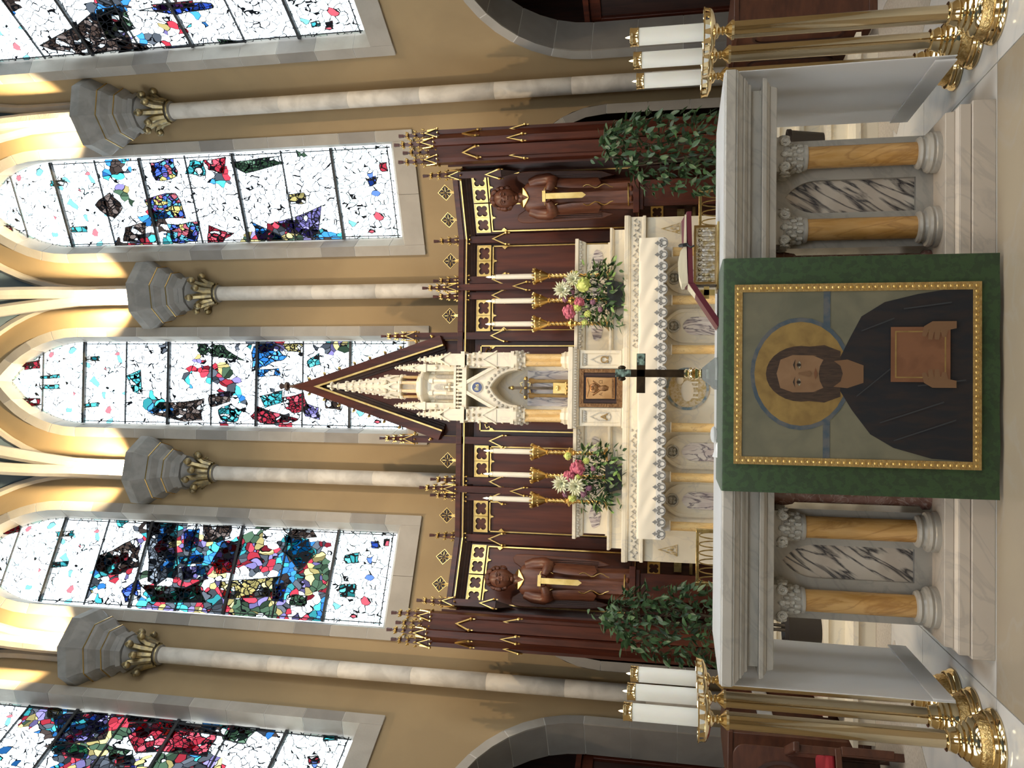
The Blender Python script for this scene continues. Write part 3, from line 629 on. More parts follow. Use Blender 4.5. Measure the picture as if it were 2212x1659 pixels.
# ---------------------------------------------------------------- floor and steps
mb = MB(); mb.box(-5.2, 5.3, -7.8, 11, -.2, -.012)
fl = struct('floor', mb, 'floor_marble', 'pale polished marble floor of the sanctuary', 'floor')
gx = [-5.2, -3.9, -2.75, -1.45, 1.45, 2.75, 3.9, 5.2]; gy = [-7.5, -5, -2.5, .0, 1.6, 3.15, 4.16, 5.35, 6.1, 7.2, 8.6, 10.5]
for i in range(len(gx)-1):
    for j in range(len(gy)-1):
        gran = (gy[j] >= 6.0 and abs(gx[i]+gx[i+1]) > 4 and (i+j) % 2 == 0)
        mb = MB(); mb.box(gx[i]+.003, gx[i+1]-.003, gy[j]+.003, gy[j+1]-.003, -.012, 0); obj('floor_slab', mb, 'floor_granite' if gran else ('floor_warm_reflection' if gy[j+1] < 4.2 and abs(gx[i]+gx[i+1]) < 1 else 'floor_marble'), fl, smooth=0)
for sx in (-1, 1):                                   # granite lozenges set in the marble beside the altar
    for (cx_, cy_, w_, d_) in ((2.25, 6.0, .55, .8), (3.3, 5.2, .5, .7)):
        mb = MB(); mb.add([(sx*cx_-w_, cy_, .0), (sx*cx_, cy_-d_, .0), (sx*cx_+w_, cy_, .0), (sx*cx_, cy_+d_, .0), (sx*cx_-w_, cy_, .002), (sx*cx_, cy_-d_, .002), (sx*cx_+w_, cy_, .002), (sx*cx_, cy_+d_, .002)], [(4, 5, 6, 7), (0, 1, 5, 4), (1, 2, 6, 5), (2, 3, 7, 6), (3, 0, 4, 7)])
        obj('inlay_slab', mb, 'floor_granite', fl, smooth=0)
st = thing('altar_steps', 'white marble steps climbing to the high altar', 'steps')
for i in range(5):
    mb = MB(); y0 = 6.55+.30*i; hw = 2.62-.10*i; mb.box(-hw, hw, y0, 9.1, .16*i+.001, .16*(i+1)); mb.box(-hw-.02, hw+.02, y0-.025, 9.1, .16*(i+1)-.035, .16*(i+1)+.0005)
    obj('step', mb, 'marble_white', st, smooth=0)
# ---------------------------------------------------------------- front altar
def stack(mb, rows, hw, y0, y1):
    """rows of (z0, z1, inset_low, inset_high): mouldings running round a block"""
    for z0, z1, a, b in rows: mb.frus(-hw+a, hw-a, y0+a, y1-a, z0, -hw+b, hw-b, y0+b, y1-b, z1)
    return mb
al = thing('marble_altar', 'freestanding grey marble altar with yellow columns, green tapestry hanging over its front', 'altar')
mb = MB(); stack(mb, [(1.160, 1.212, .0, .0), (1.148, 1.160, .008, .0)], 1.475, 4.10, 5.12); obj('mensa_slab', mb, 'marble_grey', al, bevel=.006)
mb = MB(); stack(mb, [(1.128, 1.150, .03, .012), (1.116, 1.128, .034, .034), (1.104, 1.116, .05, .04), (1.088, 1.104, .062, .056), (1.036, 1.088, .082, .082)], 1.475, 4.10, 5.12); obj('mensa_moulding', mb, 'marble_grey', al, bevel=.002)
mb = MB(); stack(mb, [(1.014, 1.036, .042, .036), (1.000, 1.014, .062, .05), (.966, 1.000, .075, .068)], 1.475, 4.10, 5.12); obj('lower_moulding', mb, 'marble_grey', al, bevel=.003)
mb = MB(); stack(mb, [(.0, .100, .0, .0)], 1.285, 4.17, 5.05); obj('plinth_step', mb, 'marble_plinth', al, bevel=.004)
mb = MB(); stack(mb, [(.102, .150, .012, .012), (.150, .165, .014, .03), (.165, .205, .035, .04)], 1.285, 4.17, 5.05); obj('plinth_moulding', mb, 'marble_plinth', al, bevel=.003)
def altar_column():
    pr = MB(); pr.lathe([(.001, 0), (.098, 0), (.098, .022), (.092, .028), (.098, .040), (.092, .052), (.076, .058), (.070, .070), (.078, .082), (.072, .094), (.060, .098), (.001, .098)], 24)
    base = pr.mesh('column_base', 'marble_grey')
    sh = MB(); sh.lathe([(.054, .098), (.054, .605)], 24); shaft = sh.mesh('column_shaft', 'marble_siena')
    ca = MB(); ca.lathe([(.060, .600), (.064, .606), (.064, .616), (.058, .622), (.060, .66), (.068, .70), (.075, .72), (.001, .72)], 20)
    ca.box(-.085, .085, -.085, .085, .722, .762)
    cap = ca.mesh('capital', 'marble_grey')
    lf = MB()
    for j in range(10):
        a = 2*PI*j/10
        for (r0, z0, rr, da) in ((.060, .640, .013, 0), (.062, .668, .013, .3), (.066, .692, .012, 0)): lf.sph((r0*math.cos(a+da), r0*math.sin(a+da), z0), (rr, rr, rr*1.5), 6, 4)
    for j in range(4):
        lf.m = Matrix.Rotation(j*PI/2, 4, 'Z')
        for s_ in (-1, 1):
            lf.tube([(s_*(.062+.022*math.cos(q*.75)*(1-q*.06)), -.088, .712+.026*math.sin(q*.75)*(1-q*.06)) for q in range(12)], .0085, 6); lf.sph((s_*.062, -.088, .712), .009, 6, 4)
        lf.sph((0, -.086, .715), (.016, .012, .020), 8, 5); lf.sph((0, -.084, .69), (.012, .01, .014), 6, 4)
    lf.m = Matrix()
    leaves = lf.mesh('carved_leaves', 'marble_relief')
    return base, shaft, cap, leaves
CB, CS, CC, CL = altar_column()
for sx in (-1, 1):
    pier = MB(); x0, x1 = sorted((sx*.655, sx*1.20)); c = sx*.915; out = [(x0, .205), (x0, .966), (x1, .966), (x1, .205)]
    hole = pointed(.083, .745, .19, 7, c); n = len(hole); hl = [(c-.083, .285)]+hole+[(c+.083, .285)]
    # front face with a pointed recess: two halves
    for s2 in (0, 1):
        hh = hl[:len(hl)//2+1] if s2 == 0 else hl[len(hl)//2:]
        if s2 == 0: pts = [(x0, .205), (x0, .966), (c, .966)]+hh[::-1]+[(c, .285), (c, .205)]
        else: pts = [(x1, .205), (x1, .966), (c, .966)]+hh+[(c, .285), (c, .205)]
        pier.prism(pts, 4.40, 4.43)
    pier.box(x0, x1, 4.43, 4.98, .205, .966)
    pr = obj('pier', pier, 'marble_grey', al, smooth=0)
    mb = MB(); mb.flat(hl, 4.426); obj('inlaid_arch_panel', mb, 'marble_breccia', pr, smooth=0)
    for xx in (.735, 1.095):
        sh = obj('column_shaft', CS, None, al, loc=(sx*xx, 4.335, .205)); obj('column_base', CB, None, sh); cp_ = obj('capital', CC, None, sh); obj('carved_leaves', CL, None, sh)
mb = MB(); mb.box(-.57, .57, 4.50, 4.95, .205, .966); obj('centre_pier', mb, 'marble_rose', al)
for sx in (-1, 1):
    for yy in (4.5,):
        mb = MB(); mb.lathe([(.06, .205), (.06, .235), (.045, .25), (.045, .84), (.055, .85), (.065, .90), (.07, .966)], 16, (sx*.585, yy-.04, 0)); obj('rose_column', mb, 'marble_rose', al)
# altar cloth: thin top sheet with side falls
ac = thing('altar_cloth', 'white linen cloth covering the front altar and falling down both ends', 'altar cloth')
mb = MB(); mb.box(-1.482, 1.482, 4.16, 5.11, 1.2125, 1.217); obj('top_sheet', mb, 'cloth_white', ac, smooth=0)
for sx in (-1, 1):
    secs = []
    for i in range(13):
        y = 4.17+.88*i/12; w = .006*math.sin(i*1.3+sx)
        secs.append([(sx*(1.484), y, 1.216), (sx*(1.489), y, 1.21), (sx*(1.491+w*.3), y, .9), (sx*(1.493+w), y, .5), (sx*(1.495+w), y, .24), (sx*(1.495+w*1.2), y, .165),
                     (sx*(1.492+w*1.2), y, .165), (sx*(1.491+w), y, .24), (sx*(1.489+w), y, .5), (sx*(1.487+w*.3), y, .9), (sx*(1.485), y, 1.2)])
    mb = MB(); mb.loft(secs); fl_ = obj('side_fall', mb, 'cloth_white', ac)
    mb = MB(); mb.box(min(sx*1.476, sx*1.484), max(sx*1.476, sx*1.484), 4.172, 5.048, .166, .26); obj('hem', mb, 'cloth_white', fl_, smooth=0)
# green tapestry with a haloed, robed figure (plain generic design)
tp = thing('altar_tapestry', 'green velvet tapestry with gold braid frame and a haloed robed figure', 'tapestry', (.006, 0, 0))
mb = MB(); secs = []
for i in range(25):
    x = -.552+1.104*i/24; w = .0025*math.sin(i*.9)
    secs.append([(x, 4.72, 1.219), (x, 4.10, 1.219), (x, 4.085, 1.214), (x, 4.078, 1.20), (x, 4.076+w, .7), (x, 4.074+w*2, .016), (x, 4.082+w*2, .016), (x, 4.084+w, .7), (x, 4.092, 1.205), (x, 4.10, 1.2135), (x, 4.72, 1.2175)])
mb.loft(secs); obj('velvet', mb, 'velvet_green', tp)
PX0, PX1, PZ0, PZ1 = -.385, .388, .130, 1.128      # picture area
YP = 4.066
def frame_ring(x0, x1, z0, z1, w): return [(x0-w, z0-w), (x1+w, z0-w), (x1+w, z1+w), (x0-w, z1+w)], [(x0, z0), (x1, z0), (x1, z1), (x0, z1)]
o_, i_ = frame_ring(PX0, PX1, PZ0, PZ1, .036); mb = MB(); mb.ring(o_, i_, YP-.004, 4.074); br = obj('gold_braid', mb, 'braid', tp, smooth=0)
mb = MB()
for i in range(40):
    z = PZ0-.018+(PZ1-PZ0+.036)*i/39
    for x in (PX0-.018, PX1+.018): mb.sph((x, YP-.004, z), (.008, .003, .008), 6, 4)
for i in range(1, 31):
    x = PX0-.018+(PX1-PX0+.036)*i/31
    for z in (PZ0-.018, PZ1+.018): mb.sph((x, YP-.004, z), (.008, .003, .008), 6, 4)
obj('bead_row', mb, 'gold', br)
mb = MB(); mb.box(PX0, PX1, YP+.001, 4.074, PZ0, PZ1); obj('printed_ground', mb, 'print_ground', tp, smooth=0)
layer = [0]
def patch(name, pts, mat):
    layer[0] += 1; mb = MB(); mb.prism(pts, YP-.00035*layer[0], YP+.0008-.00035*(layer[0]-1)); return obj(name, mb, mat, tp, smooth=0)
def ell(cx, cz, rx, rz, n=28, a0=0, a1=2*PI): return [(cx+rx*math.cos(a0+(a1-a0)*i/n), cz+rz*math.sin(a0+(a1-a0)*i/n)) for i in range(n)]
patch('printed_band', [(PX0, .735), (PX1, .735), (PX1, .765), (PX0, .765)], 'print_blue')
hx = .005
patch('halo_rim', ell(hx, .865, .262, .225), 'print_blue'); patch('halo', ell(hx, .865, .242, .207), 'print_gold')
patch('robe', [(-.385, .130), (-.375, .30), (-.33, .46), (-.27, .56), (-.16, .64), (-.075, .69), (.085, .69), (.17, .65), (.27, .60), (.335, .50), (.37, .36), (.388, .25), (.388, .130)], 'print_robe')
patch('hair', ell(hx, .862, .130, .158)+[], 'print_hair')
patch('hair_fall', [(-.118, .86), (-.128, .76), (-.10, .69), (.11, .69), (.138, .76), (.128, .86)], 'print_hair')
patch('neck', [(-.052, .74), (-.06, .66), (-.035, .59), (.045, .59), (.072, .66), (.062, .74)], 'print_skin_dark')
patch('face', [(-.082, .90), (-.080, .80), (-.058, .745), (.006, .715), (.068, .745), (.090, .80), (.092, .90), (.07, .955), (.005, .972), (-.062, .955)], 'print_skin')
patch('beard', [(-.080, .81), (-.066, .735), (-.03, .69), (.006, .680), (.042, .69), (.078, .735), (.090, .81), (.07, .765), (.04, .78), (.006, .785), (-.028, .78), (-.06, .765)], 'print_hair')
for ex in (-.034, .046):
    patch('brow', [(ex-.026, .889), (ex, .899), (ex+.026, .889), (ex, .892)], 'print_line')
    patch('eye_white', ell(ex, .872, .017, .0075, 14), 'print_page'); patch('iris', ell(ex, .872, .0075, .0075, 12), 'print_line')
    patch('lid', [(ex-.019, .873), (ex, .883), (ex+.019, .873), (ex, .878)], 'print_line')
patch('nose', [(.001, .875), (-.006, .825), (.006, .818), (.019, .825), (.011, .875)], 'print_skin_dark')
patch('mouth', [(-.022, .800), (.006, .806), (.034, .800), (.006, .792)], 'print_book')
for (x0, z0, x1, z1) in ((-.30, .46, -.20, .20), (-.22, .52, -.12, .25), (.20, .60, .26, .46), (-.10, .62, .06, .44), (.30, .42, .33, .22), (-.05, .36, -.02, .16)):
    patch('fold_line', [(x0, z0), (x0+.006, z0), (x1+.004, z1), (x1-.003, z1)], 'print_fold')
patch('closed_book', [(-.03, .225), (.22, .225), (.22, .475), (-.03, .475)], 'print_book')
for (x0, x1, z0, z1) in ((-.012, .202, .243, .249), (-.012, .202, .451, .457), (-.012, -.006, .243, .457), (.196, .202, .243, .457)): patch('book_border', [(x0, z0), (x1, z0), (x1, z1), (x0, z1)], 'print_gold')
for s_ in (-1, 1):
    patch('hand', [(.095+s_*x, z) for x, z in ((.150, .20), (.150, .30), (.128, .335), (.085, .345), (.080, .328), (.112, .315), (.070, .318), (.066, .301), (.108, .292), (.068, .290), (.066, .273), (.108, .266), (.078, .258), (.08, .242), (.11, .235), (.118, .20))], 'print_skin_dark')
# ---------------------------------------------------------------- things on the front altar
cr = thing('altar_crucifix', 'dark bronze crucifix with greenish figure plates on a crystal foot, on the front altar', 'crucifix', (.027, 4.60, 1.2172), 0)
cx0 = -.0
mb = MB(); mb.box(-.021, .021, -.008, .008, .165, .50); up = obj('upright', mb, 'bronze', cr, bevel=.002)
mb = MB(); mb.box(-.108, .108, -.008, .008, .385, .432); arm = obj('crossbar', mb, 'bronze', cr, bevel=.002)
mb = MB(); mb.box(.044, .106, -.0105, -.008, .388, .429); obj('relief_plate', mb, 'verdigris', arm)
mb = MB(); mb.box(-.018, .018, -.0105, -.008, .463, .545); mb.box(-.021, .021, -.008, .008, .5, .548); obj('relief_plate', mb, 'verdigris', up)
mb = MB()
for sx in (-1, 1): mb.sph((sx*.03, 0, .512), (.013, .006, .022), 8, 5)
obj('trefoil_ears', mb, 'bronze', up)
mb = MB(); mb.lathe([(.012, .0), (.024, .006), (.030, .014), (.022, .022), (.030, .032), (.034, .042), (.026, .05), (.036, .06), (.030, .072), (.02, .08), (.026, .09), (.018, .1)], 16, (0, 0, .078)); obj('knop', mb, 'brass', cr)
mb = MB(); mb.lathe([(.098, 0), (.098, .018), (.034, .084), (.001, .084)], 6, rot=PI/6); obj('crystal_foot', mb, 'crystal', cr, smooth=15)
bs = thing('missal_stand', 'gilt book stand with relief panel under the open red missal', 'book stand', (.60, 4.62, 1.2172), math.radians(0))
mb = MB(); mb.box(-.125, .235, -.085, .12, 0, .012); obj('base_plate', mb, 'brass_old', bs, bevel=.002)
mb = MB(); mb.box(-.085, .215, -.05, -.035, .012, .126)
fr_ = obj('relief_panel', mb, 'silver_gilt', bs, bevel=.002)
mb = MB(); mb.ring([(-.095, .012), (.222, .012), (.222, .132), (-.095, .132)], [(-.082, .022), (.209, .022), (.209, .121), (-.082, .121)], -.06, -.05); obj('panel_frame', mb, 'brass', fr_)
for i in range(11):                                # row of little standing figures in relief
    mb = MB(); x = -.068+.0262*i
    mb.lathe([(.0095, .020), (.011, .045), (.0085, .072), (.010, .085), (.005, .091)], 8, (x, -.052, 0), sy=.6); mb.sph((x, -.054, .101), .0085, 8, 5); obj('relief_figure', mb, 'silver_gilt', fr_)
mb = MB(); mb.box(-.155, -.125, -.06, -.045, .02, .098); mb.box(-.172, -.108, -.06, -.045, .05, .078); obj('gilt_cross', mb, 'gold_leaf', bs)
mb = MB(); mb.prism([(-.092, .012), (.21, .012), (.21, .132), (-.092, .126)], -.03, .10); obj('stand_body', mb, 'wood_dark', bs)
bk = thing('open_missal', 'open missal with dark red cover and cream pages resting on the gilt stand', 'book', (.60, 4.60, 1.2172))
mb = MB()                                           # cover: right leaf flat on the stand, left leaf dropping to the altar
mb.add([(-.098, -.10, .158), (.285, -.10, .170), (.285, .15, .20), (-.098, .15, .188), (-.098, -.10, .134), (.285, -.10, .148), (.285, .15, .178), (-.098, .15, .164)], [(0, 1, 2, 3), (7, 6, 5, 4), (0, 4, 5, 1), (1, 5, 6, 2), (2, 6, 7, 3), (3, 7, 4, 0)])
obj('cover', mb, 'book_red', bk, smooth=0)
mb = MB(); mb.prism([(-.096, .160), (-.330, .006), (-.318, .002), (-.285, .002), (-.096, .128)], -.10, .15); obj('cover', mb, 'book_red', bk, smooth=0)
mb = MB(); mb.prism([(-.096, .161), (-.02, .166), (.09, .170), (.27, .173), (.27, .182), (.14, .186), (.105, .182), (.075, .203), (.02, .215), (-.05, .21), (-.10, .195)], -.092, .14); obj('page_block', mb, 'page', bk)
mb = MB(); mb.prism([(-.10, .163), (-.27, .033), (-.268, .026), (-.26, .030), (-.095, .150)], -.092, .14); obj('page_block', mb, 'page', bk)
mb = MB(); mb.tube([(.108, -.10, .165), (.105, -.105, .185), (.11, -.06, .205), (.118, -.03, .196)], .010, 6); mb.tube([(.108, -.105, .17), (.09, -.115, .15), (.10, -.118, .13)], .005, 5); obj('ribbon_marker', mb, 'ribbon', bk)
mb = MB(); mb.add([(-.42, 4.55, 1.218), (-.34, 4.55, 1.218), (-.34, 4.66, 1.218), (-.42, 4.66, 1.218), (-.415, 4.56, 1.245), (-.35, 4.56, 1.225)], [(0, 1, 2, 3), (0, 1, 5, 4), (1, 2, 5), (0, 4, 3), (3, 4, 5, 2)])
tag(obj('folded_paper', mb, 'paper', smooth=0), 'small folded white paper lying on the altar cloth', 'paper')
mb = MB(); mb.sph((-.30, 4.62, 1.236), (.045, .045, .018), 12, 6); tag(obj('linen_purificator', mb, 'cloth_white'), 'small rumpled white linen on the altar cloth beside the folded paper', 'linen')
# ---------------------------------------------------------------- floor candlesticks
def candlestick():
    t = thing('floor_candlestick', '', 'candlestick', group='tall brass floor candlesticks beside the altar')
    mb = MB(); mb.lathe([(.001, 0), (.150, 0), (.153, .008), (.148, .020), (.138, .026), (.142, .034), (.138, .044), (.126, .050), (.001, .050)], 32); obj('foot', mb, 'brass', t)
    mb = MB(); mb.lathe([(.001, .05), (.124, .05), (.118, .078), (.104, .094), (.001, .094)], 32); obj('chased_band', mb, 'brass_cast', t)
    mb = MB(); mb.lathe([(.001, .094), (.112, .094), (.106, .106), (.084, .120), (.088, .128), (.078, .138), (.070, .142), (.074, .150), (.064, .158), (.056, .162), (.060, .172), (.056, .182), (.050, .196), (.050, .205), (.054, .209), (.044, .214), (.001, .214)], 28); obj('stepped_base', mb, 'brass', t)
    mb = MB(); mb.lathe([(.0405, .21), (.0405, 1.175)], 28); obj('shaft', mb, 'brass_shaft', t)
    mb = MB(); mb.lathe([(.001, 1.17), (.046, 1.17), (.047, 1.182), (.038, 1.192), (.016, 1.214), (.022, 1.222), (.016, 1.230), (.018, 1.238), (.034, 1.246), (.04, 1.256), (.001, 1.258)], 24); obj('knop', mb, 'brass', t)
    mb = MB(); mb.lathe([(.02, 1.252), (.075, 1.262), (.104, 1.276), (.110, 1.284), (.106, 1.286), (.07, 1.274), (.02, 1.268)], 32)
    pan = obj('drip_pan', mb, 'brass', t)
    mb = MB()
    for j in range(16):
        a = 2*PI*j/16; mb.add([(.106*math.cos(a-.14), .106*math.sin(a-.14), 1.284), (.106*math.cos(a+.14), .106*math.sin(a+.14), 1.284), (.112*math.cos(a+.08), .112*math.sin(a+.08), 1.312), (.112*math.cos(a-.08), .112*math.sin(a-.08), 1.312), (.103*math.cos(a), .103*math.sin(a), 1.29)], [(0, 1, 2, 3), (0, 4, 1), (1, 4, 2), (2, 4, 3), (3, 4, 0)])
    mb.tube([(.112*math.cos(2*PI*j/32), .112*math.sin(2*PI*j/32), 1.313) for j in range(32)], .004, 5, True)
    obj('pierced_gallery', mb, 'brass', pan)
    mb = MB(); mb.lathe([(.001, 1.268), (.042, 1.268), (.042, 1.63), (.001, 1.63)], 24); cd = obj('candle', mb, 'wax_tube', t)
    mb = MB(); mb.lathe([(.001, 1.63), (.045, 1.63), (.046, 1.634), (.044, 1.638), (.044, 1.664), (.046, 1.668), (.045, 1.673), (.001, 1.673)], 24); obj('follower', mb, 'brass', cd)
    mb = MB(); mb.lathe([(.001, 1.672), (.0055, 1.677), (.006, 1.683), (.0035, 1.691), (.0005, 1.698)], 8); obj('flame', mb, 'flame', cd)
    return t
base = candlestick(); first = True
WH = {0: 'nearest the viewer', 1: 'in the middle of the row of three', 2: 'farthest back, closest to the altar end'}
for sx, xx in ((1, 1.695), (-1, -1.655)):
    for i, yy in enumerate((4.17, 4.46, 4.75)):
        o = base if first else copy_tree(base); first = False
        o.location = (xx, yy, .0005); o['label'] = 'lit brass floor candlestick %s, %s' % (SIDE[sx], WH[i])
# ---------------------------------------------------------------- high altar
ha = thing('high_altar', 'ivory marble high altar with carved frieze and siena columns against the wooden reredos', 'high altar')
for sx in (-1, 1): mb = MB(); x0, x1 = sorted((sx*1.385, sx*1.64)); mb.box(x0, x1, 8.04, 8.9, .802, 1.757); obj('side_pier', mb, 'marble_white', ha, bevel=.004)
for sx in (-1, 1):                                   # gold triangle mosaics on the side piers
    for (x, z) in ((1.545, 1.56), (1.525, 1.50)):
        mb = MB(); mb.ring([(sx*1.47, 1.44), (sx*1.58, 1.44), (sx*1.525, 1.62)], [(sx*1.482, 1.45), (sx*1.568, 1.45), (sx*1.525, 1.595)], 8.034, 8.04)
    tm = obj('triangle_mosaic', mb, 'mosaic_gold', ha, smooth=0)
    mb = MB()
    for j in range(3): mb.sph((sx*(1.50+.025*j), 8.035, 1.475+.03*(j == 1)), (.012, .004, .03), 6, 4)
    obj('gold_leaf_sprig', mb, 'mosaic_gold', tm)
mb = MB(); mb.box(-1.385, 1.385, 8.0, 8.9, .802, 1.757); obj('frontal_wall', mb, 'marble_white', ha)
mb = MB(); mb.box(-1.655, 1.655, 7.995, 8.9, 1.918, 1.962); mb.frus(-1.648, 1.648, 8.004, 8.9, 1.90, -1.655, 1.655, 7.995, 8.9, 1.918); obj('upper_moulding', mb, 'marble_white', ha, bevel=.006)
mb = MB(); mb.box(-1.64, 1.64, 8.012, 8.9, 1.790, 1.90); obj('frieze', mb, 'marble_white', ha)
mb = MB(); random.seed(3)
for i in range(68):                                  # carved vine frieze
    x = -1.60+3.2*i/67
    if abs(x) < .40: continue
    z = 1.845+.022*math.sin(i*1.7)
    mb.tube([(x-.022, 8.010, z-.02), (x, 8.006, z+.015), (x+.022, 8.010, z-.012)], .006, 4); mb.sph((x+.01*math.cos(i*2.3), 8.01, 1.845-.026*math.sin(i*1.7)), (.014, .006, .012), 6, 4)
fz = obj('carved_vine', mb, 'marble_relief', ha); fz['kind'] = 'stuff'
mb = MB(); mb.box(-1.65, 1.65, 8.0, 8.9, 1.757, 1.790); obj('lower_moulding', mb, 'marble_white', ha, bevel=.006)
mb = MB(); mb.box(-1.37, 1.37, 7.72, 8.0, 1.735, 1.800); obj('mensa', mb, 'marble_white', ha, bevel=.005)
mb = MB(); mb.box(-1.40, 1.40, 7.74, 8.0, .802, .92); obj('mensa_plinth', mb, 'marble_white', ha, bevel=.005)
sh = MB(); sh.lathe([(.042, .12), (.042, .70)], 18); SH = sh.mesh('siena_shaft', 'marble_siena_pale')
ca = MB(); ca.lathe([(.048, .70), (.052, .71), (.046, .72), (.055, .79), (.066, .82), (.001, .82)], 16); ca.box(-.07, .07, -.07, .07, .82, .933); CA = ca.mesh('column_capital', 'marble_carved')
for x in (-1.27, -.82, -.36, .36, .82, 1.27):
    s_ = obj('siena_shaft', SH, None, ha, loc=(x, 7.86, .802)); obj('column_capital', CA, None, s_)
    mb = MB(); mb.lathe([(.06, .12), (.06, .14), (.045, .17)], 14); obj('column_foot', mb, 'marble_white', s_)
for (a, b) in ((-1.23, -.86), (-.78, -.40), (.40, .78), (.86, 1.23)):
    c = (a+b)/2; hw = (b-a)/2-.03
    mb = MB(); o1 = pointed(hw, 1.38, hw*1.35, 8, c); i1 = pointed(hw-.03, 1.38, hw*1.35-.03, 8, c)
    mb.strip([(c-hw, .93)]+o1+[(c+hw, .93)], [(c-hw+.03, .93)]+i1+[(c+hw-.03, .93)], 7.975, 8.0); pa = obj('tracery_panel', mb, 'marble_white', ha)
    mb = MB(); mb.ring(ell(c, 1.49, .062, .062, 20), ell(c, 1.49, .046, .046, 20), 7.97, 8.0)
    for j in range(4): mb.sph((c+.026*math.cos(PI/4+j*PI/2), 7.99, 1.49+.026*math.sin(PI/4+j*PI/2)), (.02, .008, .02), 8, 5)
    obj('rosette', mb, 'marble_relief', pa)
    i2 = pointed(hw-.075, 1.30, (hw-.075)*1.3, 8, c); mb = MB(); mb.flat([(c-hw+.075, .94)]+i2+[(c+hw-.075, .94)], 7.994); obj('veined_inset', mb, 'marble_violet', pa, smooth=0)
mb = MB(); mb.ring(ell(0, 1.36, .20, .20, 36), ell(0, 1.36, .175, .175, 36), 7.985, 8.0); md = obj('mosaic_medallion', mb, 'mosaic_blue', ha)
mb = MB(); mb.flat(ell(0, 1.36, .175, .175, 36), 7.992); obj('mosaic_ground', mb, 'mosaic_gold', md, smooth=0)
mb = MB(); mb.sph((-.02, 7.988, 1.36), (.10, .012, .06), 10, 6); mb.sph((.08, 7.986, 1.43), (.04, .012, .035), 8, 5)
for x in (-.08, -.04, .02, .06): mb.box(x-.008, x+.008, 7.982, 7.99, 1.26, 1.34)
obj('mosaic_lamb', mb, 'linen', md)
# stepped shelves behind the altar table
mb = MB(); mb.box(-1.56, 1.56, 8.2, 8.9, 1.962, 2.078); obj('shelf_riser', mb, 'marble_white', ha)
mb = MB(); mb.box(-1.578, 1.578, 8.17, 8.9, 2.090, 2.115); mb.frus(-1.562, 1.562, 8.19, 8.9, 2.074, -1.578, 1.578, 8.17, 8.9, 2.090); obj('shelf', mb, 'marble_white', ha, bevel=.005)
mb = MB(); mb.box(-1.455, 1.455, 8.38, 8.9, 2.115, 2.372); mb.box(-1.47, 1.47, 8.365, 8.9, 2.115, 2.15); obj('gradine_riser', mb, 'marble_white', ha)
for sx in (-1, 1):
    for c in (.60, 1.28, .94):
        mb = MB(); o1 = [(sx*c-.12, 2.26)]+arc(sx*c-.09, 2.26, .03, PI, PI/2, 4)+[(sx*c, 2.32)]+arc(sx*c+.09, 2.26, .03, PI/2, 0, 4)+[(sx*c+.09, 2.21), (sx*c, 2.195), (sx*c-.09, 2.21)]
        mb.flat(o1, 8.376); obj('veined_inset', mb, 'marble_violet', ha, smooth=0)
mb = MB(); mb.box(-1.51, 1.51, 8.335, 8.9, 2.442, 2.478); mb.frus(-1.475, 1.475, 8.365, 8.9, 2.372, -1.50, 1.50, 8.345, 8.9, 2.442); gt = obj('gradine_top', mb, 'marble_white', ha, bevel=.004)
mb = MB()
for i in range(110):
    x = -1.48+2.96*i/109
    if abs(x) > .40: mb.sph((x, 8.348, 2.412+.012*(i % 2)), (.012, .012, .014), 6, 4)
cb = obj('carved_leaf_band', mb, 'marble_relief', gt); cb['kind'] = 'stuff'
# linen with lace edge on the high altar
hc = thing('lace_altar_cloth', 'cream linen frontal with dark lace fleur border on the high altar', 'altar cloth')
secs = []
for i in range(121):
    x = -1.377+2.754*i/120; w = .004*math.sin(i*.55)+.003*math.sin(i*1.31+1)
    wr = lambda z: (.0045*math.sin(13*x+34*z)+.003*math.sin(29*x+51*z+1))*min(1, (1.80-z)/.05)
    fz_ = [1.78, 1.755, 1.73, 1.705, 1.68, 1.655, 1.63]
    secs.append([(x, 7.99, 1.806), (x, 7.715, 1.806), (x, 7.708, 1.80)]+[(x, 7.704+wr(z), z) for z in fz_]+[(x, 7.709+wr(z), z) for z in fz_[::-1]]+[(x, 7.714, 1.797), (x, 7.99, 1.8015)])
mb = MB(); mb.loft(secs); obj('linen', mb, 'linen', hc)
NL = 26; pitch = 2.754/NL
lw = MB()
fx = []
lw.strip([(-pitch*.5, .085), (-pitch*.25, .085), (0, .085), (pitch*.25, .085), (pitch*.5, .085)], [(-pitch*.5, .038), (-pitch*.36, .012), (0, -.002), (pitch*.36, .012), (pitch*.5, .038)], -.002, .0); LW = lw.mesh('lace_scallop', 'lace_white', 0)
lm = MB()
lm.tube([(pitch*.44*math.cos(a), -.004, .036+.036*math.sin(a)) for a in [PI+PI*j/10 for j in range(11)]], .005, 5)
lm.tube([(pitch*.22*math.cos(a), -.004, .034+.026*math.sin(a)) for a in [2*PI*j/12 for j in range(12)]], .0055, 5, True)
lm.prism([(0, .118), (-.012, .098), (-.022, .092), (-.010, .085), (-.007, .06), (.007, .06), (.010, .085), (.022, .092), (.012, .098)], -.006, -.002)
for sx in (-1, 1): lm.tube([(sx*.006, -.004, .06), (sx*.024, -.004, .072), (sx*.036, -.004, .06), (sx*.03, -.004, .047)], .0055, 5)
LM = lm.mesh('fleur_motif', 'lace')
for i in range(NL):
    s_ = obj('lace_scallop', LW, None, hc, loc=(-1.377+pitch*(i+.5), 7.700, 1.548)); obj('fleur_motif', LM, None, s_)
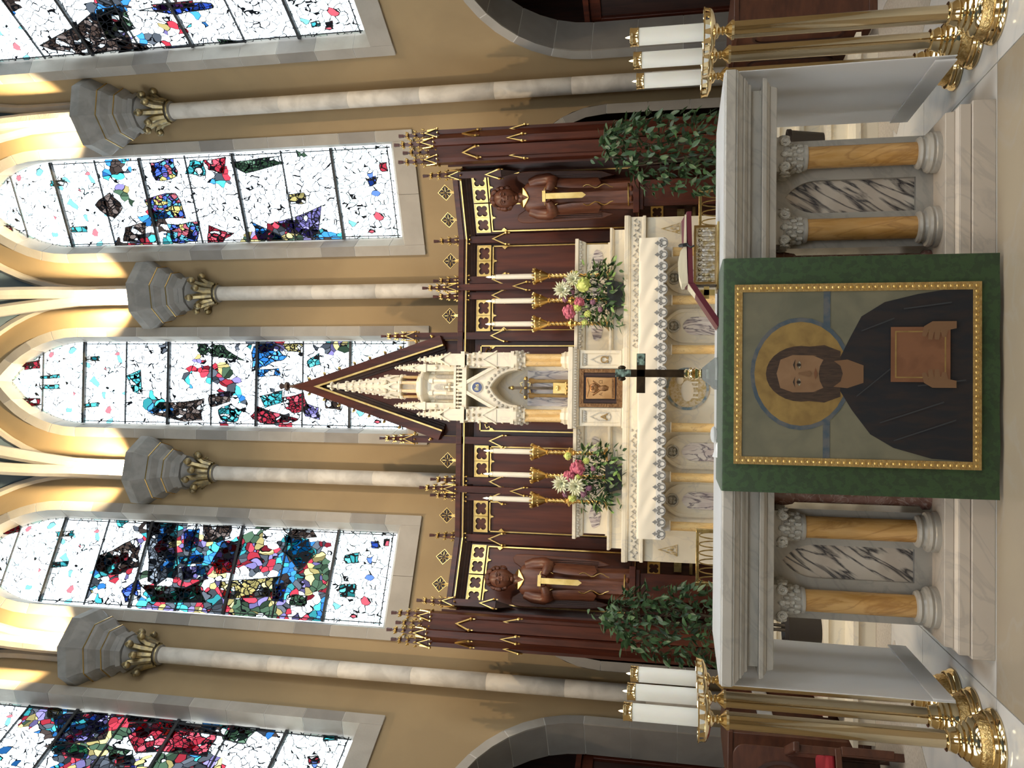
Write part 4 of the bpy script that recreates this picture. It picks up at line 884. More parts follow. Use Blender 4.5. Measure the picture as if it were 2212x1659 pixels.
# ---------------------------------------------------------------- tabernacle tower
def spire(mb, x, y, z0, z1, w, rows=4, ck=None, fin=True):
    mb.frus(x-w, x+w, y-w, y+w, z0, x-w*.22, x+w*.22, y-w*.22, y+w*.22, z1)
    c = ck or mb
    for r in range(rows):
        t = (r+.5)/(rows+.3); z = z0+(z1-z0)*t; ww = w*(1-.78*t)+.006; s = .24*w+.004
        for dx, dy in ((-1, -1), (1, -1), (-1, 1), (1, 1)): c.sph((x+dx*ww, y+dy*ww, z), (s, s, s*.9), 5, 3)
    if fin:
        s = w*.42; c.sph((x, y, z1+s*.2), (s*1.5, s*1.5, s*.7), 6, 4); c.sph((x, y, z1+s*1.1), s*.6, 6, 4)
def gablet(mb, x, y, z, w, h, t=.012):
    """little pointed gable on the front and on both sides of a square shaft"""
    for sgn in (-1, 1): mb.prism([(x+sgn*w*1.25, z), (x+sgn*(w*1.25-t), z), (x, z+h-t*1.6), (x, z+h)], y-w-t, y-w*.4)
tb = thing('tabernacle', 'white marble gothic tabernacle with crocketed spire over a copper door, centre of the high altar', 'tabernacle')
mb = MB(); mb.box(-.372, .372, 8.12, 8.36, 1.963, 2.40); mb.box(-.385, .385, 8.10, 8.2, 1.80, 1.98); obj('lower_block', mb, 'marble_white', tb, bevel=.003)
mb = MB(); mb.box(-.36, .36, 8.094, 8.10, 1.82, 1.95); mb.sph((0, 8.095, 1.90), (.06, .006, .03), 10, 5); obj('base_relief', mb, 'marble_white', tb)
for sx, ch in ((-1, 'A'), (1, '\u03a9')):
    c = sx*.278
    mb = MB(); mb.ring([(c-.086, 1.985), (c+.086, 1.985), (c+.086, 2.388), (c-.086, 2.388)], [(c-.062, 2.01), (c+.062, 2.01), (c+.062, 2.365), (c-.062, 2.365)], 8.108, 8.12); pf = obj('letter_panel', mb, 'marble_white', tb)
    mb = MB(); mb.ring([(c-.042, 2.10), (c, 2.08), (c+.042, 2.10), (c+.042, 2.20), (c, 2.29), (c-.042, 2.20)], [(c-.034, 2.107), (c, 2.09), (c+.034, 2.107), (c+.034, 2.196), (c, 2.27), (c-.034, 2.196)], 8.114, 8.12)
    for j in range(5): mb.sph((c-.045+.0225*j, 8.117, 2.335), (.013, .006, .016), 6, 4)
    obj('letter_niche', mb, 'marble_relief', pf)
    me = text_mesh(ch, .10, .004, 'gilt_paint'); obj('gilt_letter', me, None, pf, loc=(c, 8.112, 2.145), rot=(PI/2, 0, 0))
mb = MB(); mb.ring([(-.186, 1.975), (.186, 1.975), (.186, 2.392), (-.186, 2.392)], [(-.15, 2.03), (.15, 2.03), (.15, 2.35), (-.15, 2.35)], 8.095, 8.12); df = obj('door_frame', mb, 'copper_dark', tb)
mb = MB(); mb.box(-.15, .15, 8.108, 8.118, 2.03, 2.35)
for x in (-.13, .13): mb.box(x-.012, x+.012, 8.10, 8.118, 2.03, 2.35)
obj('door_recess', mb, 'wood_dark', df)
mb = MB(); mb.box(-.105, .105, 8.098, 8.11, 2.045, 2.325); dr_ = obj('tabernacle_door', mb, 'copper', tb, bevel=.004)
mb = MB(); mb.sph((0, 8.096, 2.245), (.05, .012, .05), 12, 6); mb.sph((0, 8.09, 2.262), (.02, .012, .024), 8, 5); mb.lathe([(.018, 0), (.03, .03), (.02, .08), (.012, .1)], 10, (0, 8.096, 2.11), sy=.5)
for sx in (-1, 1): mb.tube([(0, 8.096, 2.29), (sx*.09, 8.096, 2.315)], .005, 4); mb.tube([(sx*.02, 8.096, 2.19), (sx*.07, 8.096, 2.26)], .007, 5)
mb.box(-.095, .095, 8.094, 8.10, 2.05, 2.075); obj('door_relief', mb, 'copper_dark', dr_)
for sx, ch in ((-1, 'A'), (1, '\u03a9')):
    me = text_mesh(ch, .05, .002, 'copper_dark'); obj('door_letter', me, None, dr_, loc=(sx*.06, 8.096, 2.18), rot=(PI/2, 0, 0))
mb = MB(); mb.box(-.40, .40, 8.07, 8.80, 2.455, 2.50); mb.frus(-.375, .375, 8.10, 8.8, 2.395, -.395, .395, 8.075, 8.8, 2.455); dk = obj('deck', mb, 'marble_white', tb, bevel=.003)
mb = MB()
for i in range(30): mb.sph((-.385+.77*i/29, 8.078, 2.425), (.011, .012, .016), 6, 4)
lb = obj('leaf_band', mb, 'marble_relief', dk)
for sx in (-1, 1):
    for yy in (8.36, 8.68):
        mb = MB(); mb.lathe([(.098, 2.50), (.098, 2.53), (.088, 2.545), (.094, 2.565), (.08, 2.585), (.074, 2.607)], 8, (sx*.282, yy, 0), PI/8); cg = obj('column_cluster_base', mb, 'marble_white', tb, smooth=20)
        mb = MB()
        for j in range(4): mb.lathe([(.034, 2.60), (.034, 2.97)], 10, (sx*.282+.042*math.cos(PI/4+j*PI/2), yy+.042*math.sin(PI/4+j*PI/2), 0))
        mb.lathe([(.05, 2.6), (.05, 2.97)], 8, (sx*.282, yy, 0)); obj('siena_cluster', mb, 'marble_siena_pale', tb)
        mb = MB(); mb.lathe([(.078, 2.964), (.082, 2.975), (.076, 2.985), (.085, 3.03), (.10, 3.045), (.104, 3.052), (.104, 3.082), (.001, 3.082)], 8, (sx*.282, yy, 0), PI/8); cp2 = obj('cluster_capital', mb, 'marble_white', tb, smooth=20)
        mb = MB()
        for j in range(12): a = 2*PI*j/12; mb.sph((sx*.282+.086*math.cos(a), yy+.086*math.sin(a), 3.01+.016*(j % 2)), .02, 6, 4)
        obj('capital_leaves', mb, 'marble_relief', cp2)
    for yy in (8.36, 8.68):
        mb = MB(); x = sx*.285; mb.box(x-.072, x+.072, yy-.072, yy+.072, 3.082, 3.52); mb.box(x-.085, x+.085, yy-.085, yy+.085, 3.082, 3.115)
        gablet(mb, x, yy, 3.26, .075, .16); mb.frus(x-.06, x+.06, yy-.078, yy, 3.26, x-.005, x+.005, yy-.078, yy, 3.40)
        mb.box(x-.082, x+.082, yy-.082, yy+.082, 3.60, 3.64); mb.box(x-.06, x+.06, yy-.06, yy+.06, 3.52, 3.82)
        gablet(mb, x, yy, 3.76, .06, .12); spire(mb, x, yy, 3.82, 4.10, .045, 4)
        for j in range(3):
            for s2 in (-1, 1): mb.sph((x+s2*(.072-.015*j), yy-.078, 3.44+.06*j), .018, 6, 4); mb.sph((x, yy-.085, 3.44+.06*j), .018, 6, 4)
        obj('corner_pinnacle', mb, 'marble_white', tb)
        mb = MB(); x = sx*.20; y2 = yy+.05 if yy < 8.5 else yy-.05
        mb.box(x-.035, x+.035, y2-.035, y2+.035, 3.64, 4.16); mb.box(x-.045, x+.045, y2-.045, y2+.045, 4.04, 4.07); gablet(mb, x, y2, 4.12, .036, .08, .008); spire(mb, x, y2, 4.16, 4.38, .033, 4); mb.sph((x, y2-.04, 3.93), .022, 6, 4); obj('inner_pinnacle', mb, 'marble_white', tb)
# niche canopy: pointed arch, gable, roundel
ni = pointed(.185, 3.06, .31, 8); g_ = [(-.25, 3.26), (0, 3.71), (.25, 3.26)]
mb = MB()
for s2 in (0, 1):
    hh = ni[:len(ni)//2+1] if s2 == 0 else ni[len(ni)//2:]
    if s2 == 0: pts = [(-.22, 3.06), (-.235, 3.26), (0, 3.69)]+hh[::-1]
    else: pts = [(.22, 3.06), (.235, 3.26), (0, 3.69)]+hh
    mb.prism(pts, 8.33, 8.37)
gb = obj('niche_gable', mb, 'marble_white', tb, smooth=0)
mb = MB()
for sgn in (-1, 1): mb.prism([(sgn*.262, 3.24), (sgn*.222, 3.24), (0, 3.64), (0, 3.715)], 8.305, 8.35)
obj('gable_moulding', mb, 'marble_white', gb, bevel=.004)
mb = MB()
for i in range(1, 16):
    x, z = pointed(.215, 3.06, .345, 8)[i]; mb.sph((x, 8.325, z), .017, 6, 4)
obj('arch_leaf_border', mb, 'marble_relief', gb)
mb = MB(); mb.strip(pointed(.186, 3.06, .31, 8), pointed(.180, 3.06, .302, 8), 8.345, 8.62); obj('arch_soffit', mb, 'marble_white', tb)
mb = MB(); mb.lathe([(.001, 0), (.062, 0), (.062, .008), (.054, .012), (.001, .012)], 24); mb.v = [(v[0], 8.332-v[2], v[1]+3.475) for v in mb.v]; rd = obj('roundel', mb, 'marble_white', gb)
mb = MB(); mb.lathe([(.001, 0), (.052, 0), (.052, .003), (.001, .003)], 24); mb.v = [(v[0], 8.320-v[2], v[1]+3.475) for v in mb.v]; en = obj('roundel_enamel', mb, 'enamel_blue', rd) if False else obj('roundel_enamel', mb, 'enamel_blue', gb)
me = text_mesh('ihs', .062, .002, 'gold'); obj('monogram', me, None, gb, loc=(0, 8.315, 3.477), rot=(PI/2, 0, 0))
mb = MB(); mb.lathe([(.012, 3.70), (.02, 3.72), (.012, 3.735), (.012, 3.76), (.03, 3.775), (.012, 3.79), (.01, 3.82), (.02, 3.83), (.001, 3.845)], 8, (0, 8.34, 0))
for j in range(4): mb.sph((.03*math.cos(j*PI/2), 8.34+.03*math.sin(j*PI/2), 3.775), .014, 6, 4)
obj('gable_finial', mb, 'marble_white', tb)
mb = MB(); mb.box(-.30, .30, 8.62, 8.70, 2.50, 3.62); mb.box(-.30, -.2, 8.36, 8.68, 3.09, 3.62); mb.box(.2, .3, 8.36, 8.68, 3.09, 3.62); obj('niche_back', mb, 'marble_white', tb, smooth=0)
for (x0, x1) in ((-.185, -.06), (.06, .185), (-.055, .055)):
    mb = MB(); mb.box(x0, x1, 8.612, 8.62, 2.51, 3.0); obj('veined_panel', mb, 'marble_violet', tb, smooth=0)
for sx in (-1, 1):
    mb = MB(); mb.lathe([(.018, 2.5), (.018, 2.92), (.026, 2.93), (.03, 2.98)], 10, (sx*.075, 8.58, 0)); obj('niche_column', mb, 'marble_siena_pale', tb)
mb = MB(); mb.box(-.335, .335, 8.30, 8.74, 3.585, 3.63); mb.box(-.30, .30, 8.32, 8.72, 3.70, 3.725)
for i in range(15): x = -.28+.56*i/14; mb.box(x-.009, x+.009, 8.325, 8.345, 3.63, 3.70); mb.sph((x, 8.33, 3.68), (.018, .01, .012), 6, 4)
obj('balustrade', mb, 'marble_white', tb)
mb = MB(); mb.lathe([(.165, 3.63), (.165, 4.02), (.19, 4.04), (.225, 4.06), (.235, 4.075), (.235, 4.095), (.15, 4.10), (.15, 4.15), (.001, 4.15)], 8, (0, 8.52, 0), PI/8); ob = obj('octagon_stage', mb, 'marble_white', tb, smooth=15)
mb = MB()
for j in range(8):
    a = PI/8+j*PI/4; mb.lathe([(.022, 3.72), (.022, 3.80), (.028, 3.81), (.02, 3.82), (.02, 3.95), (.03, 3.96), (.026, 4.0), (.001, 4.02)], 8, (.165*math.cos(a), 8.52+.165*math.sin(a), 0))
obj('octagon_buttresses', mb, 'marble_white', ob)
mb = MB()
for j in range(8):
    a = j*PI/4; d = .1545; mb.m = Matrix.Translation((d*math.cos(a), 8.52+d*math.sin(a), 0)) @ Matrix.Rotation(a+PI/2, 4, 'Z')
    mb.flat([(-.032, 3.74)]+pointed(.032, 3.90, .06, 4)+[(.032, 3.74)], -.002)
obj('octagon_openings', mb, 'marble_relief', ob)
mb = MB(); mb.lathe([(.07, 4.15), (.07, 4.34)], 8, (0, 8.52, 0), PI/8); mb.lathe([(.125, 4.335), (.13, 4.345), (.115, 4.36), (.12, 4.45), (.001, 4.47)], 8, (0, 8.52, 0), PI/8); ln = obj('lantern', mb, 'marble_white', tb, smooth=15)
mb = MB()
for j in range(8): a = PI/8+j*PI/4; mb.lathe([(.016, 4.15), (.016, 4.33)], 8, (.112*math.cos(a), 8.52+.112*math.sin(a), 0))
obj('lantern_columns', mb, 'marble_siena_pale', ln)
mb = MB()
for j in range(8):
    a = PI/8+j*PI/4; mb.sph((.118*math.cos(a), 8.52+.118*math.sin(a), 4.34), .026, 6, 4); mb.sph((.122*math.cos(a), 8.52+.122*math.sin(a), 4.50), .02, 6, 4)
    a = j*PI/4; mb.m = Matrix.Translation((.113*math.cos(a), 8.52+.113*math.sin(a), 0)) @ Matrix.Rotation(a+PI/2, 4, 'Z')
    mb.strip([(-.05, 4.37), (-.046, 4.42), (0, 4.56), (.046, 4.42), (.05, 4.37)], [(-.034, 4.37), (-.032, 4.41), (0, 4.46), (.032, 4.41), (.034, 4.37)], -.012, .008); mb.m = Matrix()
obj('lantern_gablets', mb, 'marble_white', ln)
mb = MB(); mb.lathe([(.105, 4.46), (.032, 5.06), (.034, 5.07), (.045, 5.08), (.034, 5.095), (.022, 5.10), (.02, 5.15), (.012, 5.21), (.001, 5.215)], 8, (0, 8.52, 0), PI/8); spo = obj('spire', mb, 'marble_white', tb, smooth=15)
mb = MB()
for r in range(7):
    t = (r+.6)/7.6; rr = .108-.072*t
    for j in range(8): a = PI/8+j*PI/4; mb.sph((rr*math.cos(a), 8.52+rr*math.sin(a), 4.46+.60*t), (.017, .017, .019), 5, 4)
for j in range(8): a = j*PI/4; mb.sph((.036*math.cos(a), 8.52+.036*math.sin(a), 5.155), .014, 5, 4)
obj('spire_crockets', mb, 'marble_white', spo)
nc = thing('niche_crucifix', 'small gilt crucifix on an ornate brass foot inside the tabernacle niche', 'crucifix', (0, 8.46, 2.5005))
mb = MB(); mb.lathe([(.001, 0), (.095, 0), (.085, .015), (.05, .03), (.055, .05), (.03, .06), (.001, .06)], 8)
for j in range(8): a = j*PI/4; mb.sph((.085*math.cos(a), .085*math.sin(a), .02), .022, 6, 4); mb.sph((.05*math.cos(a), .05*math.sin(a), .055), .018, 6, 4)
obj('foot', mb, 'brass_old', nc)
mb = MB(); mb.box(-.055, .055, -.04, .04, .065, .20); mb.box(-.065, .065, -.05, .05, .06, .075); mb.sph((0, -.042, .15), (.03, .008, .03), 10, 5); obj('reliquary_box', mb, 'gold', nc, bevel=.003)
mb = MB(); mb.box(-.014, .014, -.01, .01, .20, .62); mb.box(-.09, .09, -.01, .01, .475, .505); cx_ = obj('cross', mb, 'bronze', nc)
mb = MB(); mb.sph((0, -.012, .49), .018, 8, 5)
for (x, z) in ((-.095, .49), (.095, .49), (0, .63)): mb.sph((x, 0, z), .024, 6, 4); mb.sph((x*1.1, 0, z+.03 if x == 0 else z), .016, 6, 4)
for sx in (-1, 1): mb.tube([(sx*.015, -.01, .45), (sx*.05, -.01, .44), (sx*.06, -.01, .47)], .006, 5); mb.tube([(sx*.015, -.01, .53), (sx*.05, -.01, .55), (sx*.06, -.01, .52)], .006, 5)
obj('leafy_ends', mb, 'brass_old', cx_)
# ---------------------------------------------------------------- wooden reredos
rr = thing('reredos', 'dark mahogany gothic reredos with gilded tracery, pinnacles and a steep central gable', 'reredos')
WY = 8.98
def post_mesh(tip, chev, z0, wl=.058, wu=.038):
    """stepped buttress post: broad lower face ending in a gilt chevron, slimmer shaft, crocketed spire; local origin on the floor line"""
    w = MB(); g = MB(); c1 = MB(); c2 = MB(); gz = tip-.40
    w.box(-wl, wl, -.035, .08, z0, chev-.09)
    w.add([(-wl, -.035, chev-.09), (wl, -.035, chev-.09), (0, -.035, chev+.03), (-wl, .08, chev-.09), (wl, .08, chev-.09), (0, .08, chev+.03)], [(0, 1, 2), (3, 5, 4), (0, 2, 5, 3), (1, 4, 5, 2), (0, 3, 4, 1)])
    w.box(-wu, wu, -.025, .07, z0, gz)
    w.frus(-wu, wu, -.025, .051, gz, -.006, .006, .007, .019, tip); w.frus(-.013, .013, .0, .026, tip-.05, -.016, .016, -.003, .029, tip)
    w.add([(-wu-.004, -.03, gz), (wu+.004, -.03, gz), (0, -.03, gz+.10), (-wu-.004, .056, gz), (wu+.004, .056, gz), (0, .056, gz+.10)], [(0, 1, 2), (3, 5, 4), (0, 2, 5, 3), (1, 4, 5, 2), (0, 3, 4, 1)])
    def chevron(g, z, hw, h, y, t):
        for s in (-1, 1): g.prism([(s*hw, z), (s*(hw-t), z), (0, z+h-t*1.9), (0, z+h)], y-.014-.0004*(s > 0), y)
    chevron(c1, chev-.12, wl+.008, .145, -.037, .013); chevron(c2, gz-.01, wu+.012, .125, -.032, .010)
    for s in (-1, 1):
        g.sph((s*(wl+.004), -.045, chev-.135), .016, 6, 4); g.sph((s*(wl+.004), -.043, chev-.165), (.009, .009, .016), 5, 3)
        g.sph((s*(wu+.010), -.036, gz-.025), .014, 6, 4); g.sph((s*(wu+.010), .058, gz-.025), .014, 6, 4)
        g.add([(s*(wu+.006), -.02, gz), (s*(wu+.006), .012, gz+.10), (s*(wu+.006), .046, gz), (s*(wu+.006), .036, gz), (s*(wu+.006), .012, gz+.078), (s*(wu+.006), -.01, gz)]+[(s*(wu+.016), -.02, gz), (s*(wu+.016), .012, gz+.10), (s*(wu+.016), .046, gz), (s*(wu+.016), .036, gz), (s*(wu+.016), .012, gz+.078), (s*(wu+.016), -.01, gz)], [(0, 1, 4, 5), (1, 2, 3, 4), (6, 11, 10, 7), (7, 10, 9, 8), (0, 6, 7, 1), (1, 7, 8, 2), (5, 4, 10, 11), (4, 3, 9, 10)])
    g.sph((0, -.045, gz-.03), .012, 6, 4)
    for r in range(3):
        z = tip-.095-.088*r; ww = .012+.010*r
        for dx, dy in ((-1, -1), (1, -1), (-1, 1), (1, 1), (0, -1.3)):
            g.sph((dx*(ww+.009), .013+dy*(ww+.009), z), (.0125, .0125, .015), 5, 4); g.sph((dx*(ww+.016), .013+dy*(ww+.016), z+.012), (.008, .008, .008), 5, 3)
    return w.mesh('pinnacle_post', 'wood'), g.mesh('gilt_crockets', 'gold'), c1.mesh('gilt_chevron', 'gold', 0), c2.mesh('gilt_chevron', 'gold', 0)
def post(x, y, mesh, parent, rz=0, dz=0):
    p = obj('pinnacle_post', mesh[0], None, parent, loc=(x, y, dz), rot=(0, 0, rz)); obj('gilt_crockets', mesh[1], None, p); obj('gilt_chevron', mesh[2], None, p); obj('gilt_chevron', mesh[3], None, p); return p
P_low = post_mesh(4.155, 3.45, .81); P_mid = post_mesh(4.26, 3.20, .81, .040, .034); P_tall = post_mesh(4.75, 3.45, .81)
# quatrefoil tile and panel frames
def quatrefoil_mesh(w=.155, h=.15):
    n = 48; out = []; inn = []
    for i in range(n):
        a = 2*PI*i/n; c, s = math.cos(a), math.sin(a); k = 1/max(abs(c), abs(s)); out.append((w/2*k*c, h/2*k*s))
        f = (a-PI/4) % (PI/2); f = min(f, PI/2-f); d, ro = .040, .031
        r = d*math.cos(f)+math.sqrt(max(0, ro**2-(d*math.sin(f))**2)) if ro > d*math.sin(f) else .026
        inn.append((max(.024, r)*c, max(.024, r)*s))
    mb = MB(); mb.ring(out, inn, -.020, 0)
    fo = [(-w/2, -h/2), (w/2, -h/2), (w/2, h/2), (-w/2, h/2)]; mb.ring([(x*1.06, z*1.06) for x, z in fo], [(x*.93, z*.93) for x, z in fo], -.028, -.018)
    return mb.mesh('quatrefoil', 'gold', 30)
QF = quatrefoil_mesh()
def gilt_panel(parent, c, hw, zt, zb, y, tiles=True, cusps=True):
    """quatrefoil pair above a gilt frame with cusped head"""
    if tiles:
        for s in (-1, 1): obj('quatrefoil', QF, None, parent, loc=(c+s*hw/2, y, zt-.078), scale=(hw/.155, 1, 1))
        zt -= .172
    g = MB(); t = .013
    for s in (-1, 1): g.box(min(c+s*hw, c+s*(hw-t)), max(c+s*hw, c+s*(hw-t)), y-.022, y, zb, zt)
    g.box(c-hw, c+hw, y-.022, y, zt-t, zt)
    for s in (-1, 1):                             # cusps growing out of the frame
        g.prism([(c+s*(hw-t), zt-.105), (c+s*(hw-.035), zt-.128), (c+s*(hw-.040), zt-.140), (c+s*(hw-.031), zt-.147), (c+s*(hw-t), zt-.168)], y-.016, y)
    if cusps: g.prism([(c-.035, zt-t), (c-.010, zt-.022), (c-.009, zt-.040), (c, zt-.052), (c+.009, zt-.040), (c+.010, zt-.022), (c+.035, zt-t)], y-.016, y)
    obj('gilt_frame', g, 'gold', parent, smooth=30)
mb = MB(); mb.box(-1.72, 1.72, WY, WY+.08, .81, 3.75); obj('back_panel', mb, 'wood', rr, smooth=0)
for (a, b) in ((-.50, .50), (-.975, -.635), (.635, .975), (-1.585, -1.235), (1.235, 1.585)):
    mb = MB(); mb.box(a+.02, b-.02, WY-.004, WY, .85, 3.66); obj('board', mb, 'wood_panel', rr, smooth=0)
for c in (-.805, .805, -1.41, 1.41): gilt_panel(rr, c, .168, 3.648, .85, WY-.004)
gilt_panel(rr, 0, .475, 3.60, .85, WY-.004, tiles=False, cusps=False)
for s in (-1, 1):                                  # cusped trefoil corners of the centre panel
    g = MB(); g.tube([(s*.462, WY-.014, 3.47), (s*.42, WY-.014, 3.49), (s*.44, WY-.014, 3.52), (s*.40, WY-.014, 3.54), (s*.385, WY-.014, 3.51), (s*.36, WY-.014, 3.588)], .009, 5); obj('corner_tracery', g, 'gold', rr)
def cornice(parent, x0, x1, y, nm='cornice'):
    mb = MB(); mb.box(x0, x1, y-.10, y+.09, 3.785, 3.845); mb.box(x0, x1, y-.085, y+.08, 3.765, 3.785); cn = obj(nm, mb, 'wood', parent, bevel=.003)
    mb = MB(); mb.box(x0, x1, y-.09, y-.06, 3.752, 3.765); obj('gold_fillet', mb, 'gold', cn)
    mb = MB()
    for (a, b, d0, d1) in ((3.722, 3.752, .05, .075), (3.70, 3.722, .035, .045), (3.672, 3.70, .015, .03)): mb.frus(x0, x1, y-d0, y+.05, a, x0, x1, y-d1, y+.05, b)
    obj('bed_moulding', mb, 'wood_dark', cn)
for s in (-1, 1): x0, x1 = sorted((s*.62, s*1.72)); cornice(rr, x0, x1, WY)
cornice(rr, -.62, .62, WY)
for x in (-1.645, 1.645): post(x, WY-.03, P_low, rr)
for s in (-1, 1):
    post(s*.575, WY-.06, P_tall, rr); post(s*1.022, WY-.03, P_low, rr); post(s*1.198, WY-.03, P_low, rr); post(s*1.11, WY-.10, P_mid, rr)
# cresting ornaments along the cornice
def crest_mesh():
    g = MB(); d = MB(); c = .0; h = .088
    g.ring([(0, h), (h, 0), (0, -h), (-h, 0)], [(0, h-.009), (h-.009, 0), (0, -h+.009), (-h+.009, 0)], -.014, .0)
    for j in range(4):
        a = j*PI/2; ca_, sa_ = math.cos(a), math.sin(a)
        g.tube([(.012*ca_, -.012, .012*sa_), (.04*ca_, -.014, .04*sa_), (.062*ca_, -.01, .062*sa_)], [.004, .006, .003], 5)
        b = a+PI/4; g.sph((.047*math.cos(b), -.010, .047*math.sin(b)), (.008, .006, .008), 6, 4); g.sph((.027*math.cos(b), -.010, .027*math.sin(b)), (.006, .005, .006), 6, 4)
    for s in (-1, 1):
        g.tube([(s*.006, -.01, -.05), (s*.008, -.012, -.095), (s*.022, -.016, -.118), (s*.040, -.018, -.122)], [.008, .010, .009, .004], 5)
        g.tube([(s*.02, -.012, -.10), (s*.045, -.012, -.112), (s*.052, -.012, -.098)], .006, 4)
    g.box(-.012, .012, -.016, 0, -.13, -.06)
    d.prism([(0, h-.008), (h-.008, 0), (0, -h+.008), (-h+.008, 0)], -.005, .004)
    return g.mesh('cresting_ornament', 'gold_leaf'), d.mesh('cresting_ground', 'wood_dark', 0)
CR = crest_mesh()
def crest(parent, x, y): o = obj('cresting_ornament', CR[0], None, parent, loc=(x, y, 3.945)); obj('cresting_ground', CR[1], None, o)
for x in (-.80, .80, -1.41, 1.41): crest(rr, x, WY-.06)
# central gable
mb = MB(); mb.prism([(-.53, 3.85), (-.53, 4.05), (0, 5.60), (.53, 4.05), (.53, 3.85)], 8.955, 8.99); gbl = obj('tympanum', mb, 'wood_panel', rr, smooth=0)
for s in (-1, 1):
    mb = MB(); mb.prism([(s*.575, 4.03), (s*.475, 3.99), (0, 5.49), (0, 5.77)], 8.82, 8.99); rk = obj('raking_board', mb, 'wood', gbl, smooth=0)
    mb = MB(); mb.prism([(s*.480, 3.985), (s*.462, 3.985), (0, 5.435), (0, 5.505)], 8.80, 8.86); obj('gold_rake', mb, 'gold_leaf', rk, smooth=0)
    mb = MB(); mb.prism([(s*.462, 3.985), (s*.43, 3.985), (0, 5.34), (0, 5.435)], 8.88, 8.96); mb.prism([(s*.43, 3.985), (s*.405, 3.985), (0, 5.26), (0, 5.34)], 8.92, 8.96); obj('inner_moulding', mb, 'wood_dark', rk, smooth=0)
    mb = MB()
    for j in range(9):
        t = (j+.5)/9.6; x, z = s*.575*(1-t), 4.03+1.74*t
        mb.sph((x+s*.018, 8.86, z+.008), (.020, .018, .017), 6, 4); mb.sph((x+s*.032, 8.86, z+.022), .011, 5, 4)
    obj('gable_crockets', mb, 'gold' if s > 0 else 'gold', rk)
mb = MB(); mb.lathe([(.05, 5.70), (.02, 5.80), (.018, 5.84), (.05, 5.86), (.052, 5.89), (.02, 5.905), (.03, 5.93), (.04, 5.95), (.001, 5.985)], 8, (0, 8.9, 0)); obj('gable_finial', mb, 'wood_dark', rr)
